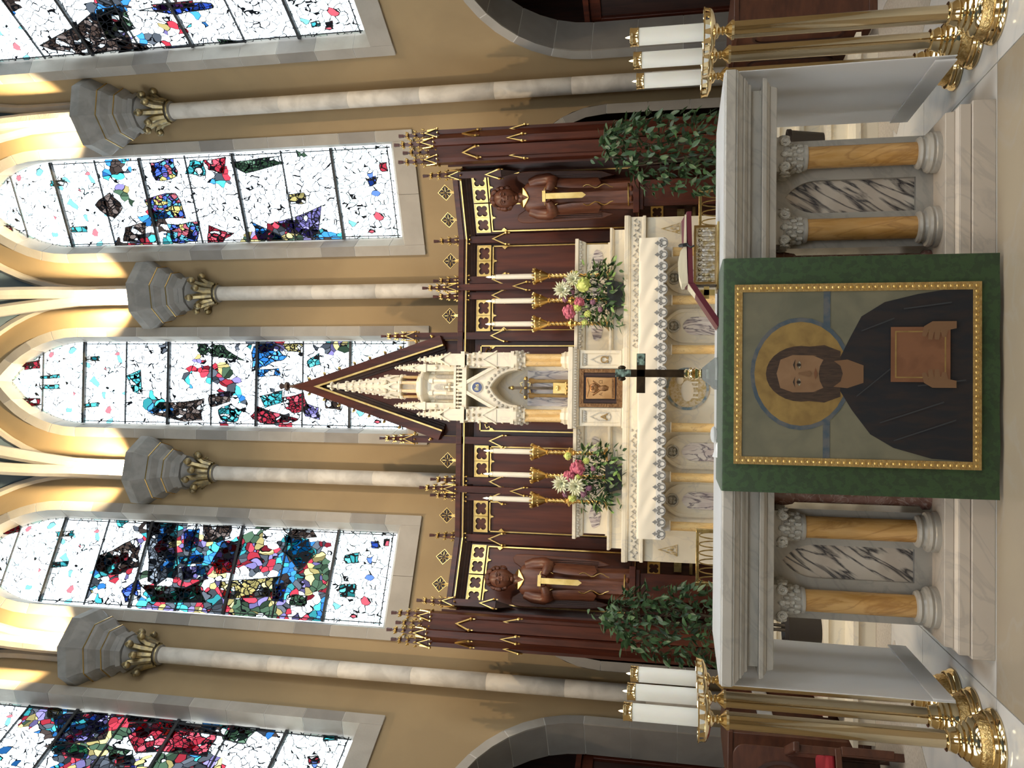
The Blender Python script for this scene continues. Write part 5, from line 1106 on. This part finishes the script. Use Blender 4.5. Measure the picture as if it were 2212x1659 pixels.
# angled wings and corner towers
WA = math.atan2(.31, .63)
P_wing = post_mesh(4.17, 3.45, 3.30, .045, .036)
for s in (-1, 1):
    wg = bpy.data.objects.new('wing', None); C.objects.link(wg); wg.parent = rr; wg.location = (s*1.70, WY-.02, 0); wg.rotation_euler = (0, 0, -s*WA)
    L = .70
    rng = lambda a, b: (a, b) if s > 0 else (-b, -a)
    mb = MB(); a, b = rng(0, L+.06); mb.box(a, b, 0, .07, .81, 3.75); obj('back_panel', mb, 'wood', wg, smooth=0)
    a, b = rng(.02, L-.01); mb = MB(); mb.box(a, b, -.004, 0, 1.92, 3.66); obj('board', mb, 'wood_panel', wg, smooth=0)
    gilt_panel(wg, s*.195, .155, 3.648, 1.95, -.004); gilt_panel(wg, s*.525, .152, 3.648, 1.95, -.004)
    a, b = rng(-.02, L+.02); cornice(wg, a, b, 0)
    crest(wg, s*.20, -.06); crest(wg, s*.50, -.06)
    p = post(s*.69, -.10, P_wing, wg)
    mb = MB(); mb.frus(s*.69-.04, s*.69+.04, -.13, -.03, 3.30, s*.69-.004, s*.69+.004, -.07, -.05, 3.12) ; obj('pendant', mb, 'wood_dark', wg)
    mb = MB(); a, b = rng(.0, L); mb.box(a, b, -.10, 0, .81, 1.86); mb.box(a, b, -.14, 0, 1.86, 1.90); obj('dado', mb, 'wood', wg, bevel=.004)
    mb = MB(); mb.box(a, b, -.145, -.14, 1.868, 1.874); obj('gold_line', mb, 'gold', wg)
    for q in (.22, .47):
        obj('quatrefoil', QF, None, wg, loc=(s*q, -.10, 1.68), scale=(.8, 1, .8))
    # corner tower: square set diagonally with four pinnacles
    tw = bpy.data.objects.new('corner_tower', None); C.objects.link(tw); tw.parent = rr; tw.location = (s*2.45, 8.14, 0)
    mb = MB(); mb.m = Matrix.Rotation(PI/4, 4, 'Z'); mb.box(-.105, .105, -.105, .105, .0, 3.85); mb.box(-.09, .09, -.09, .09, 3.85, 3.95); obj('tower_core', mb, 'wood', tw, smooth=0)
    tpm = P_tower if s > 0 else None
    if tpm is None:
        P_tower = post_mesh(4.30, 3.10, .0, .030, .033); g = MB()
        TCH = MB()
        for q in (-1, 1): TCH.prism([(q*.066, 0), (q*.050, 0), (0, .11), (0, .14)], -.015, 0); TCH.sph((q*.062, -.012, -.015), .016, 6, 4); TCH.sph((q*.062, -.012, -.045), (.009, .009, .016), 5, 3)
        TCH = TCH.mesh('gilt_chevron', 'gold')
    for j in range(4): a = j*PI/2; post(.135*math.cos(a), .135*math.sin(a), P_tower, tw)
    for q in (-1, 1):
        mb = MB(); a = q*PI/4; mb.m = Matrix.Rotation(a, 4, 'Z'); mb.box(-.062, .062, -.125, -.10, .0, 3.48); mb.add([(-.062, -.125, 3.48), (.062, -.125, 3.48), (0, -.125, 3.58), (-.062, -.1, 3.48), (.062, -.1, 3.48), (0, -.1, 3.58)], [(0, 1, 2), (3, 5, 4), (0, 2, 5, 3), (1, 4, 5, 2)]); obj('tower_buttress', mb, 'wood', tw, smooth=0)
        obj('gilt_chevron', TCH, None, tw, loc=(.126*math.sin(a), -.126*math.cos(a), 3.46), rot=(0, 0, a))
    mb = MB(); mb.m = Matrix.Translation((s*2.36, 8.43, 0)) @ Matrix.Rotation(s*PI*.40, 4, 'Z'); mb.box(-.19, .19, -.03, .03, .81, 3.80); rp = obj('return_panel', mb, 'wood', rr, smooth=0)
    mb = MB(); mb.m = Matrix.Translation((s*2.315, 8.30, 0)); mb.box(-.010, .010, -.02, .0, .81, 3.70); obj('gold_edge', mb, 'gold', rp)
    mb = MB(); mb.box(min(s*1.70, s*1.86), max(s*1.70, s*1.86), 8.70, 8.80, 1.40, 1.475); mb.box(min(s*1.70, s*1.88), max(s*1.70, s*1.88), 8.70, 8.80, 1.29, 1.32); obj('gilt_ledge', mb, 'brass_old', rr)
# ---------------------------------------------------------------- angels
def angel(label, x, rz, mirror):
    t = thing('angel_statue', label, 'statue', (x, 8.50, 1.905), rz, 'carved wooden angels in the wings of the reredos')
    n = 32; secs = []
    for z, rx, ry, f in ((.0, .150, .115, .014), (.06, .150, .112, .013), (.30, .142, .105, .012), (.55, .135, .105, .010), (.78, .135, .108, .006), (.95, .150, .108, .003), (1.05, .160, .102, .0), (1.10, .150, .092, 0), (1.135, .105, .078, 0), (1.155, .060, .058, 0), (1.20, .050, .050, 0)):
        secs.append([((rx+f*math.cos(9*a+z))*math.cos(a), (ry+f*math.cos(9*a+z))*math.sin(a), z) for a in [2*PI*i/n for i in range(n)]])
    mb = MB(); mb.loft(secs)
    for s in (-1, 1):                               # feet
        mb.sph((s*.05, -.12, .018), (.032, .055, .022), 8, 5)
    # head with face
    HM = Matrix.Translation((0, -.008, 1.165)) @ Matrix.Diagonal((1.22, 1.18, 1.27, 1)) @ Matrix.Translation((0, 0, -1.165)); mb.m = HM
    hs = []
    for j in range(11):
        b = -PI/2+PI*j/10; z = 1.285+.115*math.sin(b); w = math.cos(b)
        jaw = .80 if j < 4 else 1.0
        ring_ = []
        for i in range(20):
            a = 2*PI*i/20; xx = .083*w*jaw*math.cos(a); yy = .095*w*math.sin(a)
            if math.sin(a) < -.3:
                if 1.265 < z < 1.325 and .25 < abs(math.cos(a)) < .75: yy += .012
                if abs(math.cos(a)) < .2 and 1.235 < z < 1.30: yy -= .014
            ring_.append((xx, yy, z))
        hs.append(ring_)
    mb.loft(hs)
    mb.loft([[(sx_*w, -.088-d, z) for sx_ in (-1, 0, 1)] for z, w, d in ((1.315, .008, .0), (1.285, .011, .008), (1.262, .017, .020), (1.255, .012, .004))], closed=False, caps=False)
    mb.sph((0, -.088, 1.222), (.024, .010, .006), 8, 4); mb.sph((0, -.087, 1.212), (.020, .010, .006), 8, 4); mb.sph((0, -.080, 1.188), (.024, .018, .016), 8, 5)
    for s in (-1, 1):
        mb.sph((s*.033, -.082, 1.296), (.015, .009, .008), 8, 5); mb.tube([(s*.012, -.092, 1.318), (s*.034, -.092, 1.324), (s*.056, -.078, 1.314)], .006, 5); mb.sph((s*.084, 0, 1.275), (.012, .022, .03), 6, 5)
    mb.m = Matrix()
    # arms: upper arm, forearm drawn to the sword hilt, wide sleeves
    for s in (-1, 1):
        mb.tube([(s*.135, -.01, 1.06), (s*.165, -.02, .98), (s*.178, -.04, .87), (s*.15, -.10, .81), (s*.09, -.165, .835), (s*.05, -.185, .85)], [.06, .066, .064, .062, .05, .03], 10)
        mb.loft([[(s*xx, yy, zz) for xx, yy, zz in q] for q in (((.10, -.13, .84), (.17, -.10, .85), (.19, -.02, .86), (.13, -.02, .86)), ((.075, -.165, .62), (.13, -.15, .58), (.18, -.04, .60), (.12, -.02, .62)), ((.07, -.150, .38), (.115, -.145, .32), (.175, -.05, .36), (.12, -.02, .40)))])
        # hand folded round the hilt: palm, four fingers, thumb
        mb.sph((s*.035, -.19, .858), (.022, .026, .034), 8, 6)
        for q in range(4): mb.tube([(s*.034, -.205, .838+.014*q), (s*.014, -.221, .836+.014*q), (-s*.004, -.214, .835+.014*q)], [.0085, .008, .006], 6)
        mb.tube([(s*.03, -.19, .888), (s*.012, -.205, .896), (s*.0, -.21, .902)], [.009, .008, .006], 6)
    body = obj('body', mb, 'wood_carved', t, smooth=55)
    mb = MB(); mb.m = HM; random.seed(5)
    for i in range(130):                            # curls
        a = random.uniform(0, 2*PI); b = random.uniform(-.5, 1.5)
        if math.sin(a) < -.45 and b < .95: continue
        mb.sph((.092*math.cos(b)*math.cos(a), .012+.100*math.cos(b)*math.sin(a), 1.300+.112*math.sin(b)), random.uniform(.016, .024), 6, 4)
    obj('hair', mb, 'wood_carved', t)
    for s in (-1, 1):                               # folded wings, thick and slightly cupped
        out = [(.09, 1.02), (.12, 1.14), (.17, 1.22), (.22, 1.235), (.255, 1.20), (.262, 1.10), (.255, .80), (.245, .5), (.235, .33), (.19, .20), (.165, .32), (.14, .5), (.11, .8)]
        if mirror*s < 0: out = [(xx*1.06, z) for xx, z in out]
        mb = MB(); m_ = len(out); cx_ = .18
        fr = [(s*xx, .085+.10*abs(xx-.1)*1.2, z) for xx, z in out]; bk_ = [(s*xx, .125+.10*abs(xx-.1)*1.2, z) for xx, z in out]
        mb.add(fr+bk_, [tuple(range(m_)), tuple(range(2*m_-1, m_-1, -1))]+[(i, i+m_, (i+1) % m_+m_, (i+1) % m_) for i in range(m_)]); wgp = obj('wing', mb, 'wood_carved', t, bevel=.008)
        mb = MB()
        for q in range(5): mb.tube([(s*(.13+.024*q), .085, 1.0-.02*q), (s*(.145+.02*q), .088, .65), (s*(.165+.015*q), .09, .34)], .006, 4)
        obj('feather_ribs', mb, 'wood_carved', wgp)
    g = MB(); g.prism([(-.028, .88), (-.028, .50), (0, .462), (.028, .50), (.028, .88)], -.240, -.226); g.prism([(-.055, .872), (.055, .872), (.055, .905), (-.055, .905)], -.246, -.22); obj('gilt_sword', g, 'gold', t)
    g = MB()
    for s in (-1, 1):
        a_ = [(s*.0, -.100, 1.062), (s*.030, -.082, 1.128), (s*.062, -.045, 1.165), (s*.070, .01, 1.172), (s*.105, .005, 1.145), (s*.100, -.058, 1.128), (s*.058, -.098, 1.088)]; b_ = [(p[0], p[1]-.012, p[2]+.006) for p in a_]; k_ = len(a_)
        g.add(a_+b_, [(0, 1, 5, 6), (1, 2, 4, 5), (2, 3, 4), (k_, k_+6, k_+5, k_+1), (k_+1, k_+5, k_+4, k_+2), (k_+2, k_+4, k_+3)]+[(i, (i+1) % k_, (i+1) % k_+k_, i+k_) for i in range(k_)])
    obj('gilt_collar', g, 'gold', t, smooth=0)
    g = MB()
    for s in (-1, 1):
        g.tube([(s*(.085+.018*math.sin(i*1.1)), -.158+.001*i, .50-.030*i) for i in range(11)], .005, 5); g.tube([(s*.055, -.185, .895), (s*.085, -.175, .89), (s*.10, -.16, .82), (s*.075, -.175, .76)], .005, 5)
    g.tube([(.12*math.cos(a), .10*math.sin(a)-.03, .05) for a in [PI+PI*i/12 for i in range(13)]], .009, 5)
    obj('gilt_trim', g, 'gold', t)
    mb = MB(); mb.box(-.19, .19, -.16, .13, -.06, 0); mb.box(-.16, .16, -.13, .13, -.10, -.06); mb.box(-.13, .13, -.10, .13, -1.1, -.10); obj('pedestal', mb, 'wood', t, bevel=.004)
    return t
angel('carved wooden angel with gold sword behind the ficus opposite the missal side', -1.98, math.radians(12), 1)
angel('carved wooden angel with gold sword behind the ficus on the missal side', 1.985, math.radians(-12), -1)
# ---------------------------------------------------------------- six candlesticks on the high altar
def altar_candlestick():
    t = thing('altar_candlestick', '', 'candlestick', group='gilt candlesticks on the high altar')
    g = MB(); g.lathe([(.001, 0), (.075, 0), (.078, .012), (.06, .022), (.045, .04), (.022, .05), (.016, .07), (.016, .08)], 12); obj('foot', g, 'gold', t)
    g = MB(); g.lathe([(.014, .08), (.014, .33)], 10)
    for s in range(3): g.tube([(.0155*math.cos(q*.55+s*2*PI/3), .0155*math.sin(q*.55+s*2*PI/3), .08+.25*q/22) for q in range(23)], .0045, 4)
    obj('twisted_stem', g, 'gold', t)
    g = MB(); g.lathe([(.016, .33), (.03, .34), (.024, .355), (.034, .37), (.044, .385), (.034, .40), (.024, .415), (.030, .425), (.018, .435)], 8)
    for j in range(8): a = j*PI/4; g.sph((.044*math.cos(a), .044*math.sin(a), .386), .011, 6, 4)
    obj('knop', g, 'gold', t)
    g = MB(); g.lathe([(.017, .43), (.017, .60)], 10)
    for s in range(3): g.tube([(.0185*math.cos(q*.55+s*2*PI/3), .0185*math.sin(q*.55+s*2*PI/3), .43+.17*q/16) for q in range(17)], .0045, 4)
    obj('upper_stem', g, 'gold', t)
    g = MB(); g.lathe([(.018, .60), (.030, .612), (.022, .622), (.03, .635), (.045, .665), (.066, .715), (.07, .73), (.078, .742), (.076, .756), (.05, .752), (.001, .745)], 12)
    for j in range(12): a = j*PI/6; g.sph((.076*math.cos(a), .076*math.sin(a), .766), (.012, .012, .016), 6, 4); g.sph((.056*math.cos(a+.26), .056*math.sin(a+.26), .70), .010, 5, 3)
    obj('crown_pan', g, 'gold', t)
    g = MB(); g.lathe([(.001, .745), (.027, .745), (.0255, 1.17), (.001, 1.17)], 14); cd = obj('candle', g, 'wax', t)
    g = MB(); g.lathe([(.001, 1.165), (.028, 1.165), (.028, 1.195), (.018, 1.205), (.001, 1.207)], 14); obj('follower', g, 'brass', cd)
    g = MB(); g.lathe([(.001, 1.205), (.008, 1.217), (.010, 1.230), (.006, 1.25), (.0005, 1.268)], 8); obj('flame', g, 'flame', cd)
    return t
b2 = altar_candlestick(); first = True
NM = {0: 'outermost', 1: 'middle', 2: 'innermost'}
for s in (-1, 1):
    for i, x in enumerate((1.127, .880, .645)):
        o = b2 if first else copy_tree(b2); first = False
        o.location = (s*x, 8.27, 2.1155); o.rotation_euler = (0, 0, i*.3); o['label'] = '%s lit gilt candlestick of the three on the high altar %s' % (NM[i], SIDE[s])
# ---------------------------------------------------------------- leaves and flowers
def leaf_mesh(name, mat, l=1, w=.42, cup=.12, nseg=4):
    mb = MB(); vs = []; fs = []
    for i in range(nseg+1):
        t = i/nseg; ww = w*.5*math.sin(PI*min(1, t*1.02))**.75*(1-.25*t) if 0 < i < nseg else .0
        z = -.25*cup*l*t*t*2
        vs += [(-ww*l, l*t, z+cup*ww*l), (0, l*t, z), (ww*l, l*t, z+cup*ww*l)]
    for i in range(nseg):
        a = i*3; fs += [(a, a+1, a+4, a+3), (a+1, a+2, a+5, a+4)]
    mb.add(vs, fs); return mb.mesh(name, mat, 60, True)
LEAF = [leaf_mesh('leaf', 'leaf'), leaf_mesh('leaf', 'leaf_dark'), leaf_mesh('leaf', 'leaf', w=.5, cup=.3)]
def rand_rot(rng, outward, droop=.3):
    d = Vector(outward)+Vector((rng.uniform(-.7, .7), rng.uniform(-.7, .7), rng.uniform(-.8, .5)-droop)); d.normalize()
    q = d.to_track_quat('Y', 'Z').to_euler(); q.rotate_axis('Y', rng.uniform(-1.0, 1.0)); return q
def ficus(label, x, y, z0, env, seed, tips):
    """env: list of (z, x_lo, x_hi) outline of the crown, local"""
    t = thing('potted_ficus', label, 'potted plant', (x, y, z0), 0, 'ficus plants beside the high altar'); rng = random.Random(seed)
    mb = MB(); mb.lathe([(.001, 0), (.11, 0), (.14, .24), (.15, .25), (.15, .28), (.13, .28), (.12, .25), (.001, .24)], 20); obj('pot', mb, 'pot', t)
    mb = MB()
    for q in range(3): mb.tube([(.02*math.cos(q*2), .02*math.sin(q*2), .24), (.05*math.cos(q*2+1), .04*math.sin(q*2+1), .7), (.10*math.cos(q*2), .08*math.sin(q*2), 1.2), (.08*math.cos(q*3), .05, 1.6)], [.014, .012, .009, .005], 6)
    for tp_ in tips: mb.tube([(tp_[0]*.4, 0, tp_[1]-.35), (tp_[0]*.8, -.03, tp_[1]-.12), (tp_[0], -.04, tp_[1])], [.006, .004, .002], 5)
    obj('stems', mb, 'bark', t)
    def span(z):
        for (za, a0, a1), (zb, b0, b1) in zip(env, env[1:]):
            if za <= z <= zb: f = (z-za)/(zb-za); return a0+(b0-a0)*f, a1+(b1-a1)*f
        return None
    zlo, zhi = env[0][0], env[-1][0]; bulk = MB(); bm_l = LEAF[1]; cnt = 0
    def place(px, py, pz, big):
        nonlocal cnt
        s = rng.uniform(.070, .105); c0 = span(pz) or (-.1, .1); cxx = (c0[0]+c0[1])/2
        ou = (px-cxx, py*1.4-.10, .1); r = rand_rot(rng, ou)
        if big: obj('leaf', rng.choice(LEAF), None, t, loc=(px, py, pz), rot=r, scale=(s, s, s))
        else:
            mt = Matrix.Translation((px, py, pz)) @ r.to_matrix().to_4x4() @ Matrix.Scale(s, 4); bulk.m = mt
            w_ = .21; bulk.add([(0, 0, 0), (-w_*.8, .3, .03), (-w_*.7, .65, .02), (0, 1, -.05), (w_*.7, .65, .02), (w_*.8, .3, .03), (0, .5, -.02)], [(0, 1, 2, 6), (6, 2, 3), (6, 3, 4), (0, 6, 4, 5)])
    for i in range(560):
        z = rng.uniform(zlo, zhi); sp_ = span(z); a, b = sp_; px = rng.uniform(a, b)
        e = 1-abs((px-(a+b)/2)/((b-a)/2+.001)); py = .20*math.sqrt(max(.05, e))*rng.uniform(-.9, 1); place(px, py, z, False)
    for i in range(250):
        z = rng.uniform(zlo, zhi); a, b = span(z); px = rng.uniform(a, b); e = 1-((px-(a+b)/2)/((b-a)/2+.001))**2
        place(px, -.24*math.sqrt(max(.03, e))*rng.uniform(.65, 1.1), z, True)
    for tp_ in tips:
        for q in range(7): place(tp_[0]*(.6+.06*q)+rng.uniform(-.02, .02), -.04, tp_[1]-.18+.03*q, True)
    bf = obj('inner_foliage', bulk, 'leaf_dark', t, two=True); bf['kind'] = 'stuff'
ficus('bushy green ficus in front of the angel on the missal side', 1.93, 6.99, .3205, [(.72, -.30, .30), (1.0, -.34, .32), (1.25, -.32, .33), (1.42, -.30, .33), (1.55, -.16, .30), (1.68, -.02, .22), (1.76, .06, .14)], 11, [(-.02, 1.86), (.22, 1.72), (-.10, 1.64)])
ficus('bushy green ficus in front of the angel opposite the missal side', -1.92, 6.99, .3205, [(.72, -.30, .30), (1.0, -.32, .31), (1.25, -.30, .28), (1.40, -.28, .27), (1.50, -.20, .24), (1.62, -.08, .14), (1.72, -.04, .06)], 23, [(.02, 1.84), (-.24, 1.56), (-.27, 1.48)])
FL = [leaf_mesh('leaf', 'leaf'), leaf_mesh('leaf', 'leaf_light'), leaf_mesh('leaf', 'leaf_cream'), leaf_mesh('leaf', 'leaf_dark')]
def bloom(kind, r):
    mb = MB()
    if kind == 'spiky':
        for q in range(3):
            for j in range(9):
                a = j*2*PI/9+q*.35; e = .15+.45*q; d = Vector((math.cos(a)*math.cos(e), -math.sin(e)*.9-.2, math.sin(a)*math.cos(e))).normalized(); u = d.cross(Vector((0, 1, .3))).normalized()
                tip = d*r; mid = d*r*.6; mb.add([(0, 0, 0), tuple(mid+u*r*.13), tuple(tip), tuple(mid-u*r*.13), tuple(mid-Vector((0, .1*r, 0)))], [(0, 1, 4), (1, 2, 4), (2, 3, 4), (3, 0, 4)])
    else:
        mb.sph((0, 0, 0), r*.75, 10, 7); rng = random.Random(int(r*9999))
        for i in range(46):
            z = rng.uniform(-1, 1); a = rng.uniform(0, 2*PI); q = math.sqrt(1-z*z); s = r*(.26 if kind == 'ruffled' else .18)
            mb.sph((r*.78*q*math.cos(a), r*.78*q*math.sin(a), r*.78*z), (s, s*.8, s*(.7 if kind == 'ruffled' else .9)), 6, 4)
    return mb
def arrangement(label, x, flowers, leaves_seed, sg):
    t = thing('flower_arrangement', label, 'flowers', (x, 8.085, 1.9625), 0, 'flower arrangements on the high altar'); rng = random.Random(leaves_seed)
    mb = MB(); mb.frus(-.105, .105, -.07, .07, .0, -.15, .15, -.085, .085, .16); mb.add([], []); obj('vase', mb, 'vase_black', t, bevel=.006)
    st_ = MB()
    for kind, mat, px, py, pz, r in flowers:
        o = obj({'spiky': 'lily', 'ruffled': 'peony', 'ball': 'chrysanthemum'}[kind], bloom(kind, r*1.3), mat, t, loc=(px, py, pz)); st_.tube([(px*.3, 0, .12), (px*.8, py*.6, pz*.7), (px, py+.01, pz)], .004, 4)
    bulk = MB()
    for i in range(260):
        a = rng.uniform(-1, 1); s = rng.uniform(.05, .08); px = .27*a; pz = .15+rng.uniform(0, .36)*(1-.4*abs(a)); r = rand_rot(rng, (a, -.6, .1)); bulk.m = Matrix.Translation((px, rng.uniform(-.07, .05), pz)) @ r.to_matrix().to_4x4() @ Matrix.Scale(s, 4)
        bulk.add([(0, 0, 0), (-.2, .35, .03), (0, 1, -.05), (.2, .35, .03), (0, .5, -.02)], [(0, 1, 4), (1, 2, 4), (2, 3, 4), (3, 0, 4)])
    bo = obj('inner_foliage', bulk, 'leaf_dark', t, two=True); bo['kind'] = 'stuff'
    for i in range(210):
        a = rng.uniform(-1, 1); px = .30*a; pz = .12+rng.uniform(0, .40)*(1-.35*abs(a))-(.10*abs(a) if i % 3 == 0 else 0); py = -.05-rng.uniform(0, .07)
        m = rng.choice((0, 0, 3, 1, 1, 2) if i % 2 else (0, 3, 1)); s = rng.uniform(.055, .095)
        if i < 165: obj('leaf', FL[m], None, t, loc=(px, py, pz), rot=rand_rot(rng, (a, -.5, .15)), scale=(s, s, s))
        else:
            obj('leaf', FL[m], None, t, loc=(rng.uniform(-.32, .32), -.095-rng.uniform(0, .03), rng.uniform(-.005, .16)), rot=rand_rot(rng, (a, -.4, -.2)), scale=(s, s, s))
        if i % 6 == 0: st_.tube([(px*.2, 0, .12), (px*.7, py, pz*.8), (px, py, pz)], .0025, 4)
    obj('stems', st_, 'leaf_dark', t)
    return t
arrangement('pink, white and lime flowers in black vase beside the tabernacle, opposite the missal side', -.86, [('ruffled', 'petal_pink', .09, -.12, .42, .062), ('ruffled', 'petal_pink', .01, -.12, .50, .050), ('spiky', 'petal_white', -.06, -.13, .57, .085), ('spiky', 'petal_white', -.08, -.15, .43, .085), ('ball', 'petal_lime', .20, -.10, .52, .034), ('ball', 'petal_lime', .16, -.12, .34, .030), ('ball', 'petal_lime', .0, -.13, .42, .03), ('ball', 'petal_lime', -.20, -.11, .47, .036), ('ball', 'petal_mauve', -.12, -.11, .55, .026), ('ball', 'petal_mauve', -.17, -.10, .54, .024), ('ball', 'petal_mauve', -.15, -.13, .36, .032), ('ball', 'petal_mauve', -.10, -.13, .31, .028), ('ball', 'petal_mauve', .09, -.14, .27, .022)], 31, -1)
arrangement('pink, white and yellow flowers in black vase above the open missal', .90, [('ruffled', 'petal_pink', -.17, -.12, .52, .056), ('ruffled', 'petal_pink', -.08, -.13, .42, .042), ('spiky', 'petal_white', .04, -.13, .58, .085), ('spiky', 'petal_white', .14, -.14, .48, .075), ('ball', 'petal_lime', .09, -.15, .38, .062), ('ball', 'petal_lime', -.13, -.13, .44, .036), ('ball', 'petal_lime', -.19, -.13, .34, .03), ('ball', 'petal_lime', -.27, -.10, .37, .028), ('ball', 'petal_lime', .20, -.11, .46, .026), ('ball', 'petal_mauve', .02, -.12, .50, .028), ('ball', 'petal_mauve', -.05, -.12, .56, .026), ('ball', 'petal_mauve', .13, -.12, .56, .024), ('ball', 'petal_mauve', -.08, -.13, .29, .026), ('ball', 'petal_mauve', -.15, -.13, .22, .022)], 47, 1)
# ---------------------------------------------------------------- brass gates beside the high altar
def gate(label, x0, x1):
    t = thing('brass_gate', label, 'gate', ((x0+x1)/2, 7.31, .4805), 0, 'brass gates beside the high altar'); w = (x1-x0)/2
    for zr in (.775, .05): mb = MB(); mb.box(-w, w, -.015, .015, zr, zr+.025); obj('rail', mb, 'brass_old', t, bevel=.003)
    for s in (-1, 1): mb = MB(); mb.box(s*w-.016, s*w+.016, -.016, .016, 0, .80); obj('stile', mb, 'brass_old', t, bevel=.003)
    n = 6
    for i in range(n):
        x = -w+2*w*(i+.5)/n; mb = MB(); mb.tube([(x+.5*w/n*1.6*math.sin(a), -.004, .60-.175*math.cos(a)) for a in [2*PI*j/16 for j in range(16)]], .006, 5, True); obj('loop', mb, 'brass_old', t)
        mb = MB(); mb.box(x-.005, x+.005, -.005, .005, .07, .43); obj('baluster', mb, 'brass_old', t)
gate('low brass gate with looped bars beside the high altar, opposite the missal side', -1.67, -1.22)
gate('low brass gate with looped bars beside the high altar, behind the missal', 1.22, 1.70)
# ---------------------------------------------------------------- benches and screens in the side arches
def bench(label, sx, yc, x_front):
    t = thing('choir_bench', label, 'bench', (sx*x_front, yc, 0), -sx*PI/2, 'wooden benches along the side walls')
    # local: x along the wall, -y towards the room centre
    mb = MB(); mb.box(-.55, .55, 0, .05, .05, 1.0); obj('front_panel', mb, 'wood_bench', t, bevel=.004)
    mb = MB(); mb.box(-.58, .58, -.03, .45, 1.0, 1.04); obj('top', mb, 'wood_bench', t, bevel=.006)
    mb = MB(); mb.box(-.57, .57, -.03, .45, 0.0, .06); obj('plinth', mb, 'wood_bench', t, bevel=.004)
    for s in (-1, 1):
        mb = MB(); mb.box(s*.55-.02, s*.55+.02, -.02, .45, .06, 1.0); obj('end_panel', mb, 'wood_bench', t, bevel=.004)
        oval = arc(s*.27, .78, .10, 0, PI, 8)+arc(s*.27, .28, .10, PI, 2*PI, 8); inn_ = arc(s*.27, .78, .08, 0, PI, 8)+arc(s*.27, .28, .08, PI, 2*PI, 8)
        mb = MB(); mb.ring(oval, inn_, -.012, .0); obj('oval_moulding', mb, 'wood_dark', t)
    mb = MB(); mb.box(-.53, .53, .43, .45, .06, 1.0); obj('back_panel', mb, 'wood_bench', t)
bench('dark wooden bench behind the floor candlesticks on the missal side', 1, 7.15, 2.80)
bench('dark wooden bench behind the floor candlesticks, near the red-seated chair', -1, 7.25, 2.68)
def screen(k, label):
    fm, Lf = FAC[k]; sc = thing('wooden_screen', label, 'screen', (0, 0, 0)); sc.matrix_world = fm @ Matrix.Translation((Lf/2, .52, 0))
    mb = MB(); mb.box(-.93, .93, 0, .08, 2.30, 2.42); mb.box(-.95, .95, -.05, .08, 2.42, 2.48); obj('header', mb, 'wood', sc, bevel=.004)
    for x in (-.90, -.45, 0, .45, .90): mb = MB(); mb.box(x-.045, x+.045, -.02, .07, 0, 2.30); obj('stile', mb, 'wood', sc, bevel=.004)
    for x in (-.675, -.225, .225, .675): mb = MB(); mb.box(x-.18, x+.18, .03, .05, .05, 2.30); obj('panel', mb, 'wood_dark', sc, smooth=0)
screen('L2', 'dark wooden screen closing the wide arch opposite the missal side'); screen('R2', 'dark wooden screen closing the wide arch on the missal side')
ch = thing('sanctuary_chair', 'dark wooden chair with rounded back and red seat behind the floor candlesticks', 'chair', (-2.70, 5.85, 0), math.radians(25))
mb = MB(); o1 = [(-.28, .05), (-.28, .95)]+arc(-.20, .95, .08, PI, PI/2, 5)+[(.20, 1.03)]+arc(.20, .95, .08, PI/2, 0, 5)+[(.28, .05)]; mb.prism(o1, .25, .29); obj('backrest', mb, 'wood_bench', ch, bevel=.006)
mb = MB(); mb.ring(ell(0, .70, .19, .23, 24), ell(0, .70, .165, .205, 24), .235, .25); obj('back_moulding', mb, 'wood_dark', ch)
mb = MB(); mb.box(-.27, .27, -.25, .25, .38, .42); obj('seat_frame', mb, 'wood_bench', ch, bevel=.005)
mb = MB(); mb.box(-.25, .25, -.24, .23, .42, .48); obj('seat_cushion', mb, 'cushion_red', ch, bevel=.02)
for sx in (-1, 1):
    mb = MB(); mb.box(sx*.26-.025, sx*.26+.025, -.25, .27, .06, .38); obj('side_panel', mb, 'wood_bench', ch, bevel=.005)
    mb = MB(); mb.box(sx*.26-.03, sx*.26+.03, -.27, .27, .64, .68); obj('armrest', mb, 'wood_bench', ch, bevel=.008)
    for yy in (-.22, .22): mb = MB(); mb.box(sx*.25-.025, sx*.25+.025, yy-.025, yy+.025, 0, .66); obj('leg', mb, 'wood_bench', ch, bevel=.004)
mb = MB(); mb.box(-2.679, -2.64, 7.05, 7.76, .665, .785); tag(obj('linen_bolster', mb, 'cloth_white', bevel=.015), 'narrow white padded bolster along the front of the bench near the chair', 'bolster')

# fine carving and foliage too small to pick apart piece by piece
for o in C.objects:
    if o.name.split('.')[0] in ('gilt_crockets', 'spire_crockets', 'leafy_ends', 'carved_leaves', 'gilded_leaves', 'capital_leaves', 'gable_crockets', 'bead_row', 'leaf_band', 'arch_leaf_border', 'octagon_openings'): o['kind'] = 'stuff'
